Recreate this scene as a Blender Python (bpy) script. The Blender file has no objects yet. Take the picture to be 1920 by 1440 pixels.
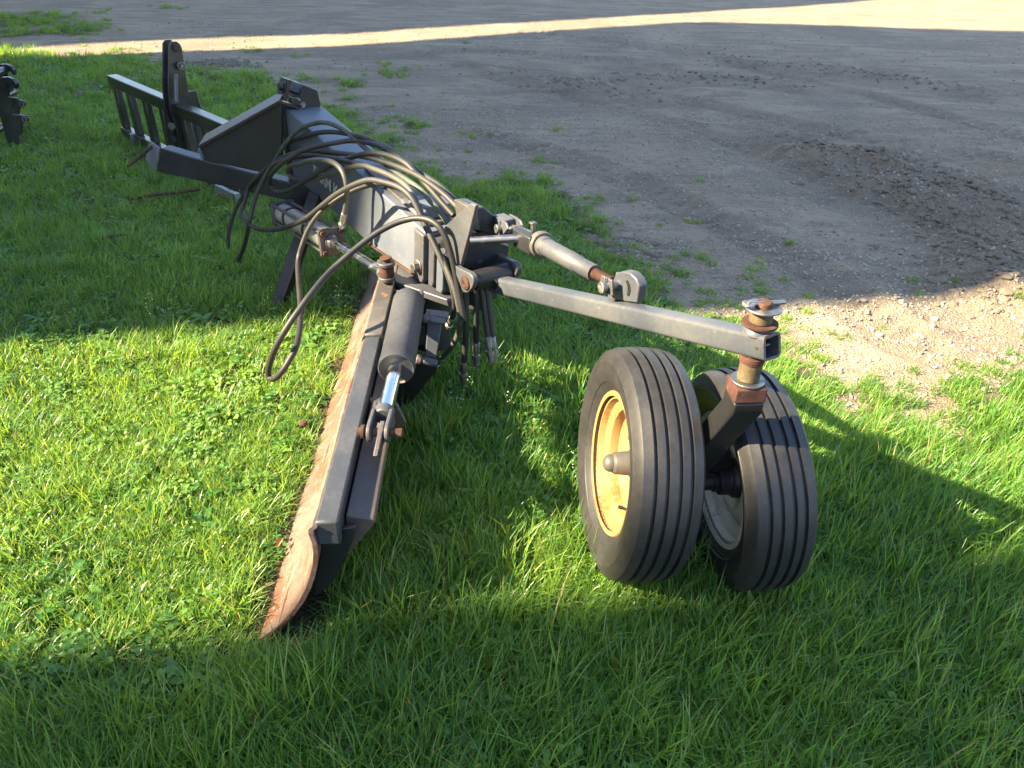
import bpy, bmesh, math, random
import numpy as np
from mathutils import Vector, Matrix
random.seed(7); RNG = np.random.default_rng(11)
C = bpy.context.scene.collection
SC = bpy.context.scene

# ------------------------------------------------------------------ camera
TH, ROLL = math.radians(32), math.radians(1.5)
f = Vector((0, math.cos(TH), -math.sin(TH))); u0 = Vector((0, math.sin(TH), math.cos(TH))); r0 = Vector((1, 0, 0))
r = r0*math.cos(ROLL) + u0*math.sin(ROLL); u = -r0*math.sin(ROLL) + u0*math.cos(ROLL)
cam = bpy.data.cameras.new('camera'); co = bpy.data.objects.new('camera', cam); C.objects.link(co)
co.matrix_world = Matrix(((r.x, u.x, -f.x, 0), (r.y, u.y, -f.y, 0), (r.z, u.z, -f.z, 1.75), (0, 0, 0, 1)))
cam.sensor_fit = 'HORIZONTAL'; cam.sensor_width = 36; cam.lens = 1442/1920*36
cam.clip_start = .05; cam.clip_end = 2000
SC.camera = co

# ------------------------------------------------------------------ light
SUN_AZ, SUN_EL = math.radians(16), math.radians(34.5)      # the light travels towards azimuth SUN_AZ measured from +X to +Y
ldir = Vector((math.cos(SUN_EL)*math.cos(SUN_AZ), math.cos(SUN_EL)*math.sin(SUN_AZ), -math.sin(SUN_EL)))
w = bpy.data.worlds.new('World'); SC.world = w; w.use_nodes = True
nt = w.node_tree; nt.nodes.clear()
sky = nt.nodes.new('ShaderNodeTexSky'); sky.sky_type = 'NISHITA'; sky.sun_disc = False
sky.sun_elevation = SUN_EL; sky.sun_rotation = math.atan2(-ldir.x, -ldir.y)
bg = nt.nodes.new('ShaderNodeBackground'); bg.inputs['Strength'].default_value = .081
wo = nt.nodes.new('ShaderNodeOutputWorld')
nt.links.new(sky.outputs[0], bg.inputs['Color']); nt.links.new(bg.outputs[0], wo.inputs['Surface'])
sl = bpy.data.lights.new('sun', 'SUN'); sl.energy = 5.0; sl.angle = math.radians(.5); sl.color = (1, .81, .52)
so = bpy.data.objects.new('sun', sl); C.objects.link(so)
so.rotation_euler = ldir.to_track_quat('-Z', 'Y').to_euler(); so.location = (-20, -5, 20)
SC.view_settings.view_transform = 'Standard'; SC.view_settings.look = 'None'
SC.view_settings.gamma = 1; SC.view_settings.exposure = 2.75; SC.view_settings.use_curve_mapping = False
SC.render.engine = 'CYCLES'; SC.cycles.max_bounces = 6; SC.cycles.transparent_max_bounces = 4
SC.cycles.use_denoising = True

# measured points of the place, metres
PT = {
    'boom_near_direction': (0.5878, -0.809, 0.0),
    'boom_left_direction': (-0.809, -0.5878, 0.0),
    'boom_origin': (-0.4078, 2.9239, 0.0),
    'gusset': [(-0.2627, 2.6935, 0.7409), (-0.1574, 2.5486, 0.8803), (-0.1395, 2.524, 0.881), (-0.1635, 2.5569, 0.7716), (-0.2024, 2.6106, 0.6166), (-0.2206, 2.6356, 0.6163), (-0.2492, 2.675, 0.632), (-0.2583, 2.6875, 0.6869)],
    'tower_face': [(-0.1695, 2.6521, 0.7351), (-0.0209, 2.7602, 0.6453), (-0.0423, 2.7446, 0.5285), (-0.195, 2.6336, 0.6068)],
    'tower_top_face': [(-0.1424, 2.6669, 0.8242), (-0.1159, 2.6861, 0.8183), (-0.0432, 2.739, 0.7407), (-0.0577, 2.7285, 0.6917), (-0.1538, 2.6587, 0.7426)],
    'lug_pin': (-0.1767, 2.5463, 0.5846),
    'lug_outline': [(-0.235, 2.6265, 0.6308), (-0.2124, 2.5954, 0.6218), (-0.1626, 2.5269, 0.6315), (-0.1493, 2.5085, 0.6251), (-0.1456, 2.5035, 0.6061), (-0.1522, 2.5125, 0.5801), (-0.1688, 2.5353, 0.5514), (-0.1828, 2.5546, 0.5403), (-0.1911, 2.5661, 0.543)],
    'arm_start': (-0.088, 2.6709, 0.5315),
    'arm_end': (0.5988, 1.5607, 0.895),
    'caster_axis': (0.5734, 1.6016, 0.8816),
    'link_start': (-0.0321, 2.6902, 0.7484),
    'link_end': (0.2938, 2.0536, 0.8168),
    'handle_end': (-0.1576, 2.5372, 0.7487),
    'lug_arm': [(0.2737, 2.0862, 0.7525), (0.2737, 2.0861, 0.7776), (0.281, 2.0743, 0.8104), (0.2895, 2.0607, 0.8496), (0.3033, 2.0383, 0.8642), (0.321, 2.0097, 0.873), (0.336, 1.9855, 0.8665), (0.3446, 1.9716, 0.8498), (0.344, 1.9726, 0.7973)],
    'stand_foot': (-1.1889, 3.4837, 0.0),
    'frame_a': (-3.3067, 6.5663, 0.46),
    'frame_b': (-1.93, 5.135, 0.46),
    'coupler_outline': [(-4.048, 6.1936, 0.4713), (-3.9429, 6.1674, 0.4951), (-3.9287, 6.1638, 0.4799), (-3.9408, 6.1669, 0.427), (-3.9619, 6.1721, 0.3926), (-3.8792, 6.1514, 0.3891), (-3.8756, 6.1505, 0.3663), (-3.9137, 6.1601, 0.3501), (-3.9254, 6.163, 0.3293), (-3.9529, 6.1699, 0.3205), (-3.9679, 6.1736, 0.259), (-3.8502, 6.1442, 0.2605), (-3.8361, 6.1407, 0.2395), (-3.8507, 6.1443, 0.2146), (-3.9127, 6.1598, 0.189), (-3.9413, 6.167, 0.1111), (-3.9805, 6.1768, 0.0938), (-3.9741, 6.1752, 0.0105), (-4.096, 6.2057, 0.0063), (-4.1028, 6.2074, 0.0759), (-4.0938, 6.2051, 0.2283), (-4.1283, 6.2137, 0.2662)],
    'coupler_hook': [(-4.0314, 6.1895, 0.4725), (-4.0025, 6.1823, 0.5263), (-3.9585, 6.1713, 0.5371), (-3.9008, 6.1569, 0.5431), (-3.8584, 6.1462, 0.53), (-3.8423, 6.1422, 0.4991), (-3.8477, 6.1436, 0.4697), (-3.8612, 6.1469, 0.459), (-3.8704, 6.1493, 0.4661), (-3.8737, 6.1501, 0.4891), (-3.893, 6.1549, 0.4967), (-3.918, 6.1612, 0.4872), (-3.943, 6.1674, 0.4529), (-3.981, 6.1769, 0.4371)],
    'coupler_eye': (-3.8669, 6.1484, 0.2302),
    'arm_up': (-0.1411, 0.2281, 0.9633),
    'arm_left': (-0.8504, -0.5261, 0.0),
    'arm_dir': (0.5068, -0.8193, 0.2683),
    'hoses': [('green', 0, 0, [(-1.2592, 3.9256, 0.5816), (-1.2063, 3.8906, 0.6633), (-1.1532, 3.8553, 0.7288), (-1.0832, 3.7967, 0.7842), (-0.9856, 3.7002, 0.8457), (-0.8881, 3.602, 0.8821), (-0.8093, 3.5276, 0.8821), (-0.7365, 3.4614, 0.8578), (-0.6621, 3.3748, 0.8293), (-0.5855, 3.2671, 0.8134), (-0.4913, 3.1352, 0.796), (-0.3895, 2.9928, 0.7832), (-0.3262, 2.9035, 0.7557), (-0.2835, 2.8423, 0.7338), (-0.2565, 2.803, 0.7184), (-0.2305, 2.7649, 0.681)]), ('rubber', 0, 0, [(-0.1725, 2.7702, 0.7463), (-0.1947, 2.796, 0.7797), (-0.2465, 2.8626, 0.799), (-0.3064, 2.9403, 0.8159), (-0.382, 3.0396, 0.8276), (-0.4613, 3.1441, 0.8457), (-0.523, 3.2242, 0.8646), (-0.6039, 3.3308, 0.8662), (-0.6987, 3.4276, 0.8685), (-0.8351, 3.5744, 0.8467), (-0.9392, 3.6563, 0.82), (-1.068, 3.8028, 0.7559), (-1.2019, 3.9564, 0.6702), (-1.3164, 4.0579, 0.5677), (-1.4206, 4.1225, 0.4447), (-1.5099, 4.1667, 0.3507), (-1.5728, 4.1745, 0.2667), (-1.6339, 4.1799, 0.1486), (-1.6788, 4.1628, 0.0193), (-1.697, 4.188, -0.0606), (-1.6468, 4.1188, -0.0645), (-1.5376, 3.9685, 0.0404), (-1.4366, 3.8295, 0.1844), (-1.3574, 3.7205, 0.3346), (-1.3294, 3.7235, 0.4289), (-1.3167, 3.7754, 0.4977), (-1.2751, 3.7874, 0.5656), (-1.201, 3.7547, 0.6326), (-1.0774, 3.6539, 0.7013), (-0.9546, 3.5466, 0.7441), (-0.8229, 3.396, 0.78), (-0.7039, 3.2629, 0.7997), (-0.5941, 3.1425, 0.8141), (-0.5062, 3.0522, 0.8206), (-0.4441, 2.9974, 0.8054), (-0.4248, 3.0016, 0.7597), (-0.4189, 3.0242, 0.7065)]), ('rubber', 0, 0, [(-0.175, 2.8076, 0.7107), (-0.2085, 2.8386, 0.7454), (-0.2659, 2.9025, 0.7935), (-0.3444, 2.9954, 0.8198), (-0.4475, 3.1222, 0.8381), (-0.5354, 3.2281, 0.8604), (-0.6223, 3.3326, 0.8623), (-0.7367, 3.4545, 0.8414), (-0.8133, 3.4636, 0.8334), (-0.9027, 3.4903, 0.8076), (-0.9978, 3.5249, 0.7647), (-1.0901, 3.5555, 0.706), (-1.1858, 3.6684, 0.6177), (-1.2724, 3.8084, 0.5311), (-1.2689, 3.8247, 0.4903), (-1.1839, 3.7287, 0.5079), (-1.0853, 3.614, 0.5614), (-0.9884, 3.5251, 0.6333), (-0.9003, 3.4543, 0.699), (-0.8187, 3.3924, 0.7536), (-0.7077, 3.29, 0.8156), (-0.622, 3.2225, 0.8528), (-0.5328, 3.1388, 0.8707), (-0.4467, 3.0423, 0.8694), (-0.3854, 2.98, 0.8454), (-0.339, 2.9382, 0.8047), (-0.2933, 2.8974, 0.7531), (-0.2414, 2.848, 0.7274)]), ('rubber', 0, 1, [(-0.1635, 2.7068, 0.7588), (-0.1957, 2.7353, 0.7901), (-0.2867, 2.8448, 0.8199), (-0.3707, 2.9447, 0.8401), (-0.4468, 3.0337, 0.8443), (-0.5348, 3.1391, 0.8395), (-0.6392, 3.2442, 0.8301), (-0.7909, 3.3995, 0.8012), (-0.9619, 3.5813, 0.7522), (-1.09, 3.7041, 0.7036), (-1.1987, 3.8001, 0.6402), (-1.324, 3.918, 0.5391), (-1.4256, 3.9987, 0.4379), (-1.4744, 4.0068, 0.358), (-1.4535, 3.9189, 0.3277), (-1.3662, 3.7397, 0.3384), (-1.2824, 3.6496, 0.3434), (-1.1528, 3.508, 0.3967), (-1.0401, 3.3897, 0.4645), (-0.9225, 3.2646, 0.5539), (-0.8325, 3.1774, 0.6369), (-0.7496, 3.1001, 0.7119), (-0.6581, 3.0132, 0.7808), (-0.5759, 2.9426, 0.8272), (-0.4933, 2.8714, 0.854), (-0.4231, 2.8174, 0.8515), (-0.3888, 2.7837, 0.8317), (-0.3729, 2.7681, 0.8004), (-0.3574, 2.7531, 0.7581), (-0.3356, 2.7294, 0.7189), (-0.3108, 2.7015, 0.6814), (-0.2861, 2.6751, 0.6435), (-0.2475, 2.6314, 0.5913), (-0.2208, 2.6041, 0.5259), (-0.211, 2.6001, 0.4694), (-0.2188, 2.6354, 0.4076), (-0.252, 2.7094, 0.3329)]), ('pale', 1, 1, [(-0.7458, 3.1679, 0.5728), (-0.7238, 3.1346, 0.634), (-0.6989, 3.0972, 0.7), (-0.6857, 3.076, 0.7585), (-0.6913, 3.0807, 0.8021), (-0.7142, 3.1091, 0.8305), (-0.7596, 3.172, 0.8313), (-0.8389, 3.2857, 0.801), (-0.9253, 3.4093, 0.7598), (-0.9973, 3.5129, 0.7145), (-1.0727, 3.6213, 0.6727), (-1.1279, 3.7018, 0.636), (-1.1351, 3.7165, 0.6106), (-1.1076, 3.684, 0.5971), (-1.0664, 3.6488, 0.5941), (-1.0091, 3.5913, 0.6119), (-0.9336, 3.5089, 0.6494), (-0.8527, 3.4189, 0.6958), (-0.7841, 3.346, 0.7385), (-0.7022, 3.2475, 0.7855), (-0.6318, 3.1574, 0.8187), (-0.5672, 3.0755, 0.8293), (-0.537, 3.0408, 0.8304), (-0.4939, 2.9884, 0.8317), (-0.4509, 2.936, 0.8296), (-0.4204, 2.901, 0.827), (-0.3995, 2.8775, 0.8112), (-0.3883, 2.8529, 0.7862), (-0.3717, 2.8209, 0.7594), (-0.3496, 2.7812, 0.7381), (-0.3282, 2.7426, 0.705), (-0.3123, 2.7116, 0.6742), (-0.2514, 2.632, 0.6004), (-0.2136, 2.5952, 0.5484), (-0.194, 2.5836, 0.4894), (-0.2024, 2.6105, 0.3882), (-0.2348, 2.6704, 0.2632), (-0.317, 2.7989, 0.097)]), ('black', 0, 0, [(-0.1874, 2.5865, 0.4129), (-0.2041, 2.6094, 0.4902), (-0.21, 2.6006, 0.5807), (-0.2361, 2.6195, 0.6868), (-0.2483, 2.6192, 0.7354), (-0.2631, 2.6226, 0.7682), (-0.2935, 2.6475, 0.781), (-0.3301, 2.6809, 0.7794), (-0.3653, 2.6953, 0.7745), (-0.4125, 2.7091, 0.7601), (-0.4575, 2.7031, 0.7423), (-0.4991, 2.6753, 0.7258), (-0.5468, 2.6728, 0.6962), (-0.6092, 2.6397, 0.6496), (-0.6658, 2.5645, 0.609), (-0.7022, 2.4445, 0.5859), (-0.7356, 2.3543, 0.5572), (-0.7739, 2.3049, 0.5142), (-0.8263, 2.309, 0.4337), (-0.8757, 2.343, 0.3262), (-0.9002, 2.3766, 0.2646), (-0.8829, 2.3528, 0.2571), (-0.8524, 2.3279, 0.2736), (-0.7956, 2.2668, 0.3461), (-0.7717, 2.3019, 0.3862), (-0.7657, 2.3617, 0.406), (-0.7922, 2.5172, 0.3975), (-0.8498, 2.7496, 0.3808), (-0.9132, 2.973, 0.3696), (-0.9584, 3.1543, 0.3884), (-0.9623, 3.2278, 0.4465), (-0.9205, 3.2213, 0.5246), (-0.8437, 3.1836, 0.6126), (-0.7687, 3.1824, 0.6737), (-0.7031, 3.2113, 0.7077), (-0.604, 3.1769, 0.7418), (-0.5752, 3.2054, 0.7403), (-0.5295, 3.1765, 0.7414), (-0.4879, 3.1362, 0.7448), (-0.4479, 3.0812, 0.7417), (-0.4218, 3.0283, 0.7318), (-0.4057, 2.9891, 0.7101), (-0.3839, 2.942, 0.6919), (-0.3621, 2.9121, 0.6655), (-0.3464, 2.8904, 0.6361)]), ('black', 0, 2, [(-0.1814, 2.6123, 0.5762), (-0.1842, 2.6161, 0.5204), (-0.1813, 2.6122, 0.3769), (-0.185, 2.6172, 0.2446), (-0.1926, 2.6277, 0.1871)]), ('black', 0, 2, [(-0.144, 2.6458, 0.5297), (-0.1441, 2.646, 0.4833), (-0.1422, 2.6434, 0.3571), (-0.1447, 2.6468, 0.2652)]), ('black', 0, 2, [(-0.1242, 2.6527, 0.5271), (-0.1198, 2.6466, 0.4836), (-0.1087, 2.6313, 0.3921), (-0.0952, 2.6127, 0.3094)]), ('black', 0, 2, [(-0.1044, 2.6594, 0.5246), (-0.0998, 2.6531, 0.4766), (-0.0885, 2.6375, 0.3895), (-0.079, 2.6245, 0.3034)])],
    'hitch_dir': (0.9569, -0.2904, 0.0),
    'hitch_normal': (-0.2904, -0.9569, 0.0),
    'hitch_bar': [(-1.9868, 4.1765, 0.4562), (-1.9234, 4.1573, 0.5914), (-1.7334, 4.0996, 0.5603), (-1.0268, 3.8852, 0.4707), (-1.0378, 3.8885, 0.3789)],
    'hitch_end': [(-1.9868, 4.1765, 0.4562), (-1.9234, 4.1573, 0.5914), (-2.0144, 4.2633, 0.6001), (-2.0718, 4.2807, 0.4878)],
    'hitch_gusset': [(-1.6844, 4.0847, 0.6249), (-1.1774, 3.9308, 0.9004), (-1.2153, 3.9424, 0.6213), (-1.3332, 3.9781, 0.5214), (-1.6813, 4.0838, 0.5514)],
    'hitch_flange': [(-1.6897, 4.0863, 0.6273), (-1.1768, 3.9307, 0.9044)],
    'hitch_pin': [(-2.0131, 4.2159, 0.5697), (-2.069, 4.0478, 0.52)],
    'top_lug_near': [(-1.1457, 3.947, 0.8948), (-1.1165, 3.9682, 0.9907), (-1.1311, 3.9576, 0.9951), (-1.1627, 3.9347, 0.9009)],
    'top_lug_near_side': [(-1.1839, 3.9193, 0.9131), (-1.1481, 3.9452, 1.0073), (-1.1302, 3.9583, 1.0035), (-1.1312, 3.9575, 0.9942), (-1.1627, 3.9347, 0.9009)],
    'dark_plate': [(-1.0729, 3.9999, 0.8522), (-1.0916, 3.9863, 0.9055), (-1.0734, 3.9995, 0.965), (-1.0144, 4.0424, 0.9312), (-1.0097, 4.0458, 0.8875), (-1.0067, 4.048, 0.8153)],
    'far_lug': [(-1.1057, 4.0378, 0.8946), (-1.1346, 4.0169, 0.9001), (-1.1151, 4.031, 0.9696), (-1.0854, 4.0526, 0.9566)],
    'lug_bolt': [(-1.1337, 3.9804, 0.9442), (-1.1029, 4.0028, 0.929)],
    'collar': [(-1.1659, 3.92, 0.9), (-1.1435, 3.9362, 0.8895), (-1.0048, 4.037, 0.8198), (-0.9922, 4.0462, 0.7817), (-0.9997, 4.0407, 0.7787), (-1.0132, 4.0309, 0.8069), (-1.1531, 3.9292, 0.8791), (-1.1691, 3.9177, 0.887)],
    'clamp_block': [(-1.1273, 3.948, 0.8835), (-1.1211, 3.9525, 0.9088), (-1.067, 3.9918, 0.8855), (-1.0732, 3.9873, 0.8588)],
    'turntable': [(-0.5487, 3.0036, 0.425), (-0.4844, 2.8835, 0.425), (-0.242, 2.7188, 0.425), (-0.1223, 2.7023, 0.425), (-0.1672, 2.9513, 0.425), (-0.3904, 3.1651, 0.425), (-0.5199, 3.0853, 0.425)],
    'back_plate': [(-0.2691, 2.52, 0.2908), (-0.2977, 2.52, 0.2144), (-0.3964, 2.52, 0.0765), (-0.4571, 2.52, 0.0418), (-0.4297, 2.52, 0.2342)],
    'channel': [(-0.3133, 2.52, 0.4653), (-0.261, 2.52, 0.4493), (-0.2896, 2.52, 0.2809), (-0.3317, 2.52, 0.2889)],
    'port_up': [(-0.3416, 2.49, 0.4689), (-0.2485, 2.49, 0.4517)],
    'port_low': [(-0.3574, 2.37, 0.3665), (-0.2691, 2.37, 0.3471)],
    'tilt_cyl': [(-0.3877, 2.5644, 0.5), (-0.3739, 2.1207, 0.47), (-0.3789, 1.9106, 0.45)],
    'tilt_clevis': [(-0.3789, 1.9106, 0.45), (-0.3852, 1.7554, 0.43)],
    'tilt_pin': [(-0.4226, 1.8352, 0.42), (-0.3293, 1.8075, 0.42)],
    'swing_cyl': [(-1.2062, 3.8187, 0.3719), (-0.8407, 3.3156, 0.4228), (-0.5452, 2.9088, 0.457)],
    'yoke': [(-0.5099, 2.8281, 0.475), (-0.495, 2.8633, 0.49), (-0.4922, 2.7905, 0.43)],
    'stand': [(-1.1889, 3.4837, 0.0), (-0.9956, 3.7329, 0.5)],
    'letters': (-0.9051, 3.6016, 0.5596),
    'boom_pin': [(-0.5538, 3.2269, 0.681), (-0.5217, 3.1827, 0.7592)],
    'steps': [(-0.4756, 3.1023, 0.6508), (-0.348, 2.9267, 0.6983)],
    'end_plate': [(-0.478, 1.4848, 0.3521), (-0.4501, 1.4848, 0.3651), (-0.3952, 1.4848, 0.3725), (-0.4033, 1.4848, 0.331), (-0.4361, 1.4848, 0.2533), (-0.4682, 1.4848, 0.1844), (-0.5082, 1.4848, 0.1313), (-0.5325, 1.4848, 0.1088), (-0.522, 1.4848, 0.1704), (-0.5056, 1.4848, 0.2333), (-0.4941, 1.4848, 0.2913)],
    'blade_corner': (-0.6846, 1.4248, 0.0),
    'axle_plate': [(0.6346, 1.8, 0.4297), (0.5755, 1.8, 0.3055), (0.607, 1.8, 0.2951), (0.6852, 1.8, 0.292), (0.652, 1.8, 0.3793)],
    'mast': [(-2.3946, 5.6281, 0.8793), (-2.3778, 5.6443, 0.8992), (-2.3537, 5.6675, 0.8983), (-2.3389, 5.6818, 0.8817), (-2.3325, 5.6879, 0.8544), (-2.3396, 5.6811, 0.6887), (-2.343, 5.6778, 0.5689), (-2.3429, 5.6779, 0.4457), (-2.3433, 5.6775, 0.1599), (-2.4424, 5.5822, 0.1731), (-2.4391, 5.5854, 0.3393), (-2.4518, 5.5731, 0.4659), (-2.4396, 5.5848, 0.6124)],
    'mast_pins': [(-2.363, 5.6586, 0.8607), (-2.3628, 5.6587, 0.7465), (-2.4621, 5.5633, 0.3537), (-2.4681, 5.5575, 0.2678)],
    'mast_spring': [(-2.3811, 5.5995, 0.7021), (-2.4065, 5.5751, 0.5228)],
    'frame_dir': (0.6932, -0.7207, 0.0),
    'bars': [0.072, 0.3968, 0.815, 1.2253, 1.4517, 1.7468],
    'rusty_bar': [(-2.5615, 4.9488, 0.04), (-2.1386, 5.0614, 0.1)],
    'silver': [(-2.0099, 5.0126, 0.1), (-1.8674, 4.9748, 0.05), (-3.1331, 6.3128, 0.08)],
    'rust_lump': (-0.7942, 2.4007, 0.05),
    'rust_stick': [(-2.4163, 4.22, 0.04), (-2.2925, 4.2625, 0.05)],
    'leaf': (-0.714, 1.743, 0.04),
    'grass_edge': [(-8.6017, 11.8856), (-6.8425, 10.8247), (-5.9266, 10.5434), (-4.9133, 10.4162), (-4.1261, 9.7779), (-3.4672, 9.5265), (-2.6587, 8.8529), (-2.0537, 8.2467), (-1.4988, 7.6011), (-1.1296, 6.8407), (-0.7688, 6.1314), (-0.3585, 5.6765), (0.0795, 5.649), (0.4172, 5.309), (0.5954, 4.7893), (0.5776, 4.2539), (0.7869, 3.962), (1.0317, 3.7037), (1.1857, 3.5259), (1.2971, 3.2505), (1.347, 3.0036), (1.4929, 2.8744), (1.7033, 2.8196), (1.9603, 2.8754), (2.3391, 3.0543), (3.1216, 3.5771)],
    'grass_patches': [[-7.7324, 13.2368, 1.1816, 1.2936, 0.8], [-6.7751, 12.5057, 0.6755, 0.8728, 0.8], [-7.2311, 12.03, 0.5744, 0.7051, 0.8], [-1.8759, 9.0445, 0.2118, 0.4349, 0.7], [-1.4223, 9.8843, 0.3085, 0.4319, 0.6], [-0.9613, 7.1807, 0.1841, 0.2845, 0.7], [-1.7708, 8.2049, 0.3243, 0.3111, 0.6], [0.9434, 4.2786, 0.2571, 0.1897, 0.55], [0.9961, 5.1517, 0.0933, 0.1028, 0.7], [1.9522, 4.8112, 0.0643, 0.08, 0.7], [1.691, 4.5689, 0.0682, 0.0966, 0.7], [1.3967, 6.007, 0.0768, 0.2106, 0.6], [1.9308, 3.4224, 0.1228, 0.0897, 0.5], [1.636, 3.2689, 0.1576, 0.1183, 0.45], [1.2654, 3.8512, 0.178, 0.1174, 0.5], [2.2693, 4.0196, 0.0465, 0.08, 0.6], [-2.2702, 9.2059, 0.4176, 0.3853, 0.5], [-3.8845, 10.9997, 0.206, 0.3605, 0.4], [-5.0817, 10.8064, 0.467, 0.4548, 0.4], [-6.3754, 15.3755, 0.7373, 0.6895, 0.4], [-0.8353, 12.2158, 0.2363, 0.2054, 0.3], [0.3319, 7.2781, 0.0696, 0.2047, 0.5], [1.6943, 3.7435, 0.1166, 0.08, 0.4], [2.267, 3.1985, 0.0781, 0.08, 0.5], [1.493, 3.9351, 0.0483, 0.08, 0.5], [-1.4354, 7.8338, 0.208, 0.2849, 0.45], [-0.8011, 7.7918, 0.1564, 0.1845, 0.35], [-0.4425, 5.7355, 0.1606, 0.1917, 0.5], [0.1677, 6.2181, 0.0606, 0.1082, 0.5], [-1.7152, 10.3155, 0.1995, 0.2688, 0.4], [-0.4644, 9.449, 0.0996, 0.1609, 0.35], [-2.8438, 10.5351, 0.2676, 0.3263, 0.4], [-3.4837, 10.8478, 0.177, 0.2595, 0.4], [0.8194, 3.7898, 0.0873, 0.0839, 0.6], [0.6544, 4.1018, 0.1236, 0.1269, 0.6]],
    'ridges': [[(2.4228, 7.0174), (2.6952, 6.6951), (3.0243, 6.4826), (3.2683, 6.1296), (3.4572, 5.7408), (3.453, 5.2109), (3.4925, 4.714)], [(2.7766, 5.7481), (2.8625, 5.3889), (2.9773, 5.0684), (2.9141, 4.5831), (2.7871, 4.089), (2.7836, 3.809)], [(2.6394, 11.5927), (3.392, 11.0713), (4.0799, 10.7784), (4.7957, 10.1568), (5.4257, 9.4451)], [(0.1598, 9.8643), (0.7659, 9.3003), (1.3126, 8.7915)], [(2.3863, 6.5832), (2.6275, 6.003), (2.972, 5.8297), (3.1796, 5.4141)], [(0.1508, 8.9259), (0.915, 9.6346), (2.1451, 10.1398), (3.3128, 9.633)]],
    'tracks': [[(-0.7855, 10.4531), (0.1536, 9.2203), (1.1997, 7.9046), (2.009, 6.8866), (2.4554, 5.988), (2.8163, 4.9539), (2.9544, 3.9555)], [(-0.3401, 6.9213), (0.3023, 6.3862), (0.9051, 5.5912), (1.334, 4.844), (1.6523, 4.1671), (1.8987, 3.2831)], [(0.1951, 13.512), (2.4521, 11.7889), (3.8581, 9.3964), (4.7961, 7.1618)], [(-1.9099, 10.678), (-0.567, 11.5351), (1.5946, 11.0065), (3.2162, 9.3149)], [(1.2625, 9.3652), (2.2884, 8.027), (3.2542, 7.1934), (4.3884, 6.4519)]],
    'stones': [(1.4681, 3.6155, 0.0), (1.5516, 3.523, 0.0), (1.9851, 3.3638, 0.0), (2.0571, 3.7263, 0.0), (2.1764, 3.5831, 0.0), (1.7997, 3.3591, 0.0), (1.869, 3.754, 0.0), (2.0968, 3.4488, 0.0), (1.6384, 3.0857, 0.0)],
    'mud_lumps': [(-3.3304, 9.8938, 0.0), (-3.6581, 10.1024, 0.0), (-3.7849, 9.8995, 0.0), (-3.9947, 8.9739, 0.0), (-4.3054, 8.8718, -0.0), (-4.787, 8.4351, -0.0), (-4.566, 8.3273, 0.0), (0.5497, 4.2928, 0.0), (0.6196, 4.3557, 0.0), (2.5332, 3.8271, 0.0), (2.6291, 3.9008, 0.0), (3.1237, 6.7361, 0.0), (2.9145, 4.862, -0.0), (2.8795, 4.5807, 0.0), (2.6649, 4.4789, 0.0), (2.7728, 4.2403, 0.0)],
    'weeds': [(-1.6794, 3.1669, 0.0), (-1.6361, 3.2229, 0.0), (-0.1911, 2.511, 0.0), (-0.22, 2.473, 0.0), (-0.1257, 2.7944, 0.0), (-0.5196, 1.6486, 0.0), (-0.5055, 1.7154, 0.0), (-0.4316, 1.718, 0.0), (-0.0395, 2.5556, 0.0), (0.2283, 2.1464, 0.0), (0.2821, 2.7296, 0.0), (-1.1809, 3.2925, 0.0), (-0.8559, 3.408, 0.0)],
    'band_low': 1.5932,
    'band_top': 3.3506,
}

V = lambda p: Vector(p)
HB, LB, UPV = V(PT['boom_near_direction']), V(PT['boom_left_direction']), Vector((0, 0, 1))
BO = V(PT['boom_origin'])
def bp(s, lat, z): return BO + HB*s + LB*lat + UPV*z      # boom frame: along, left, up

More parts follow.
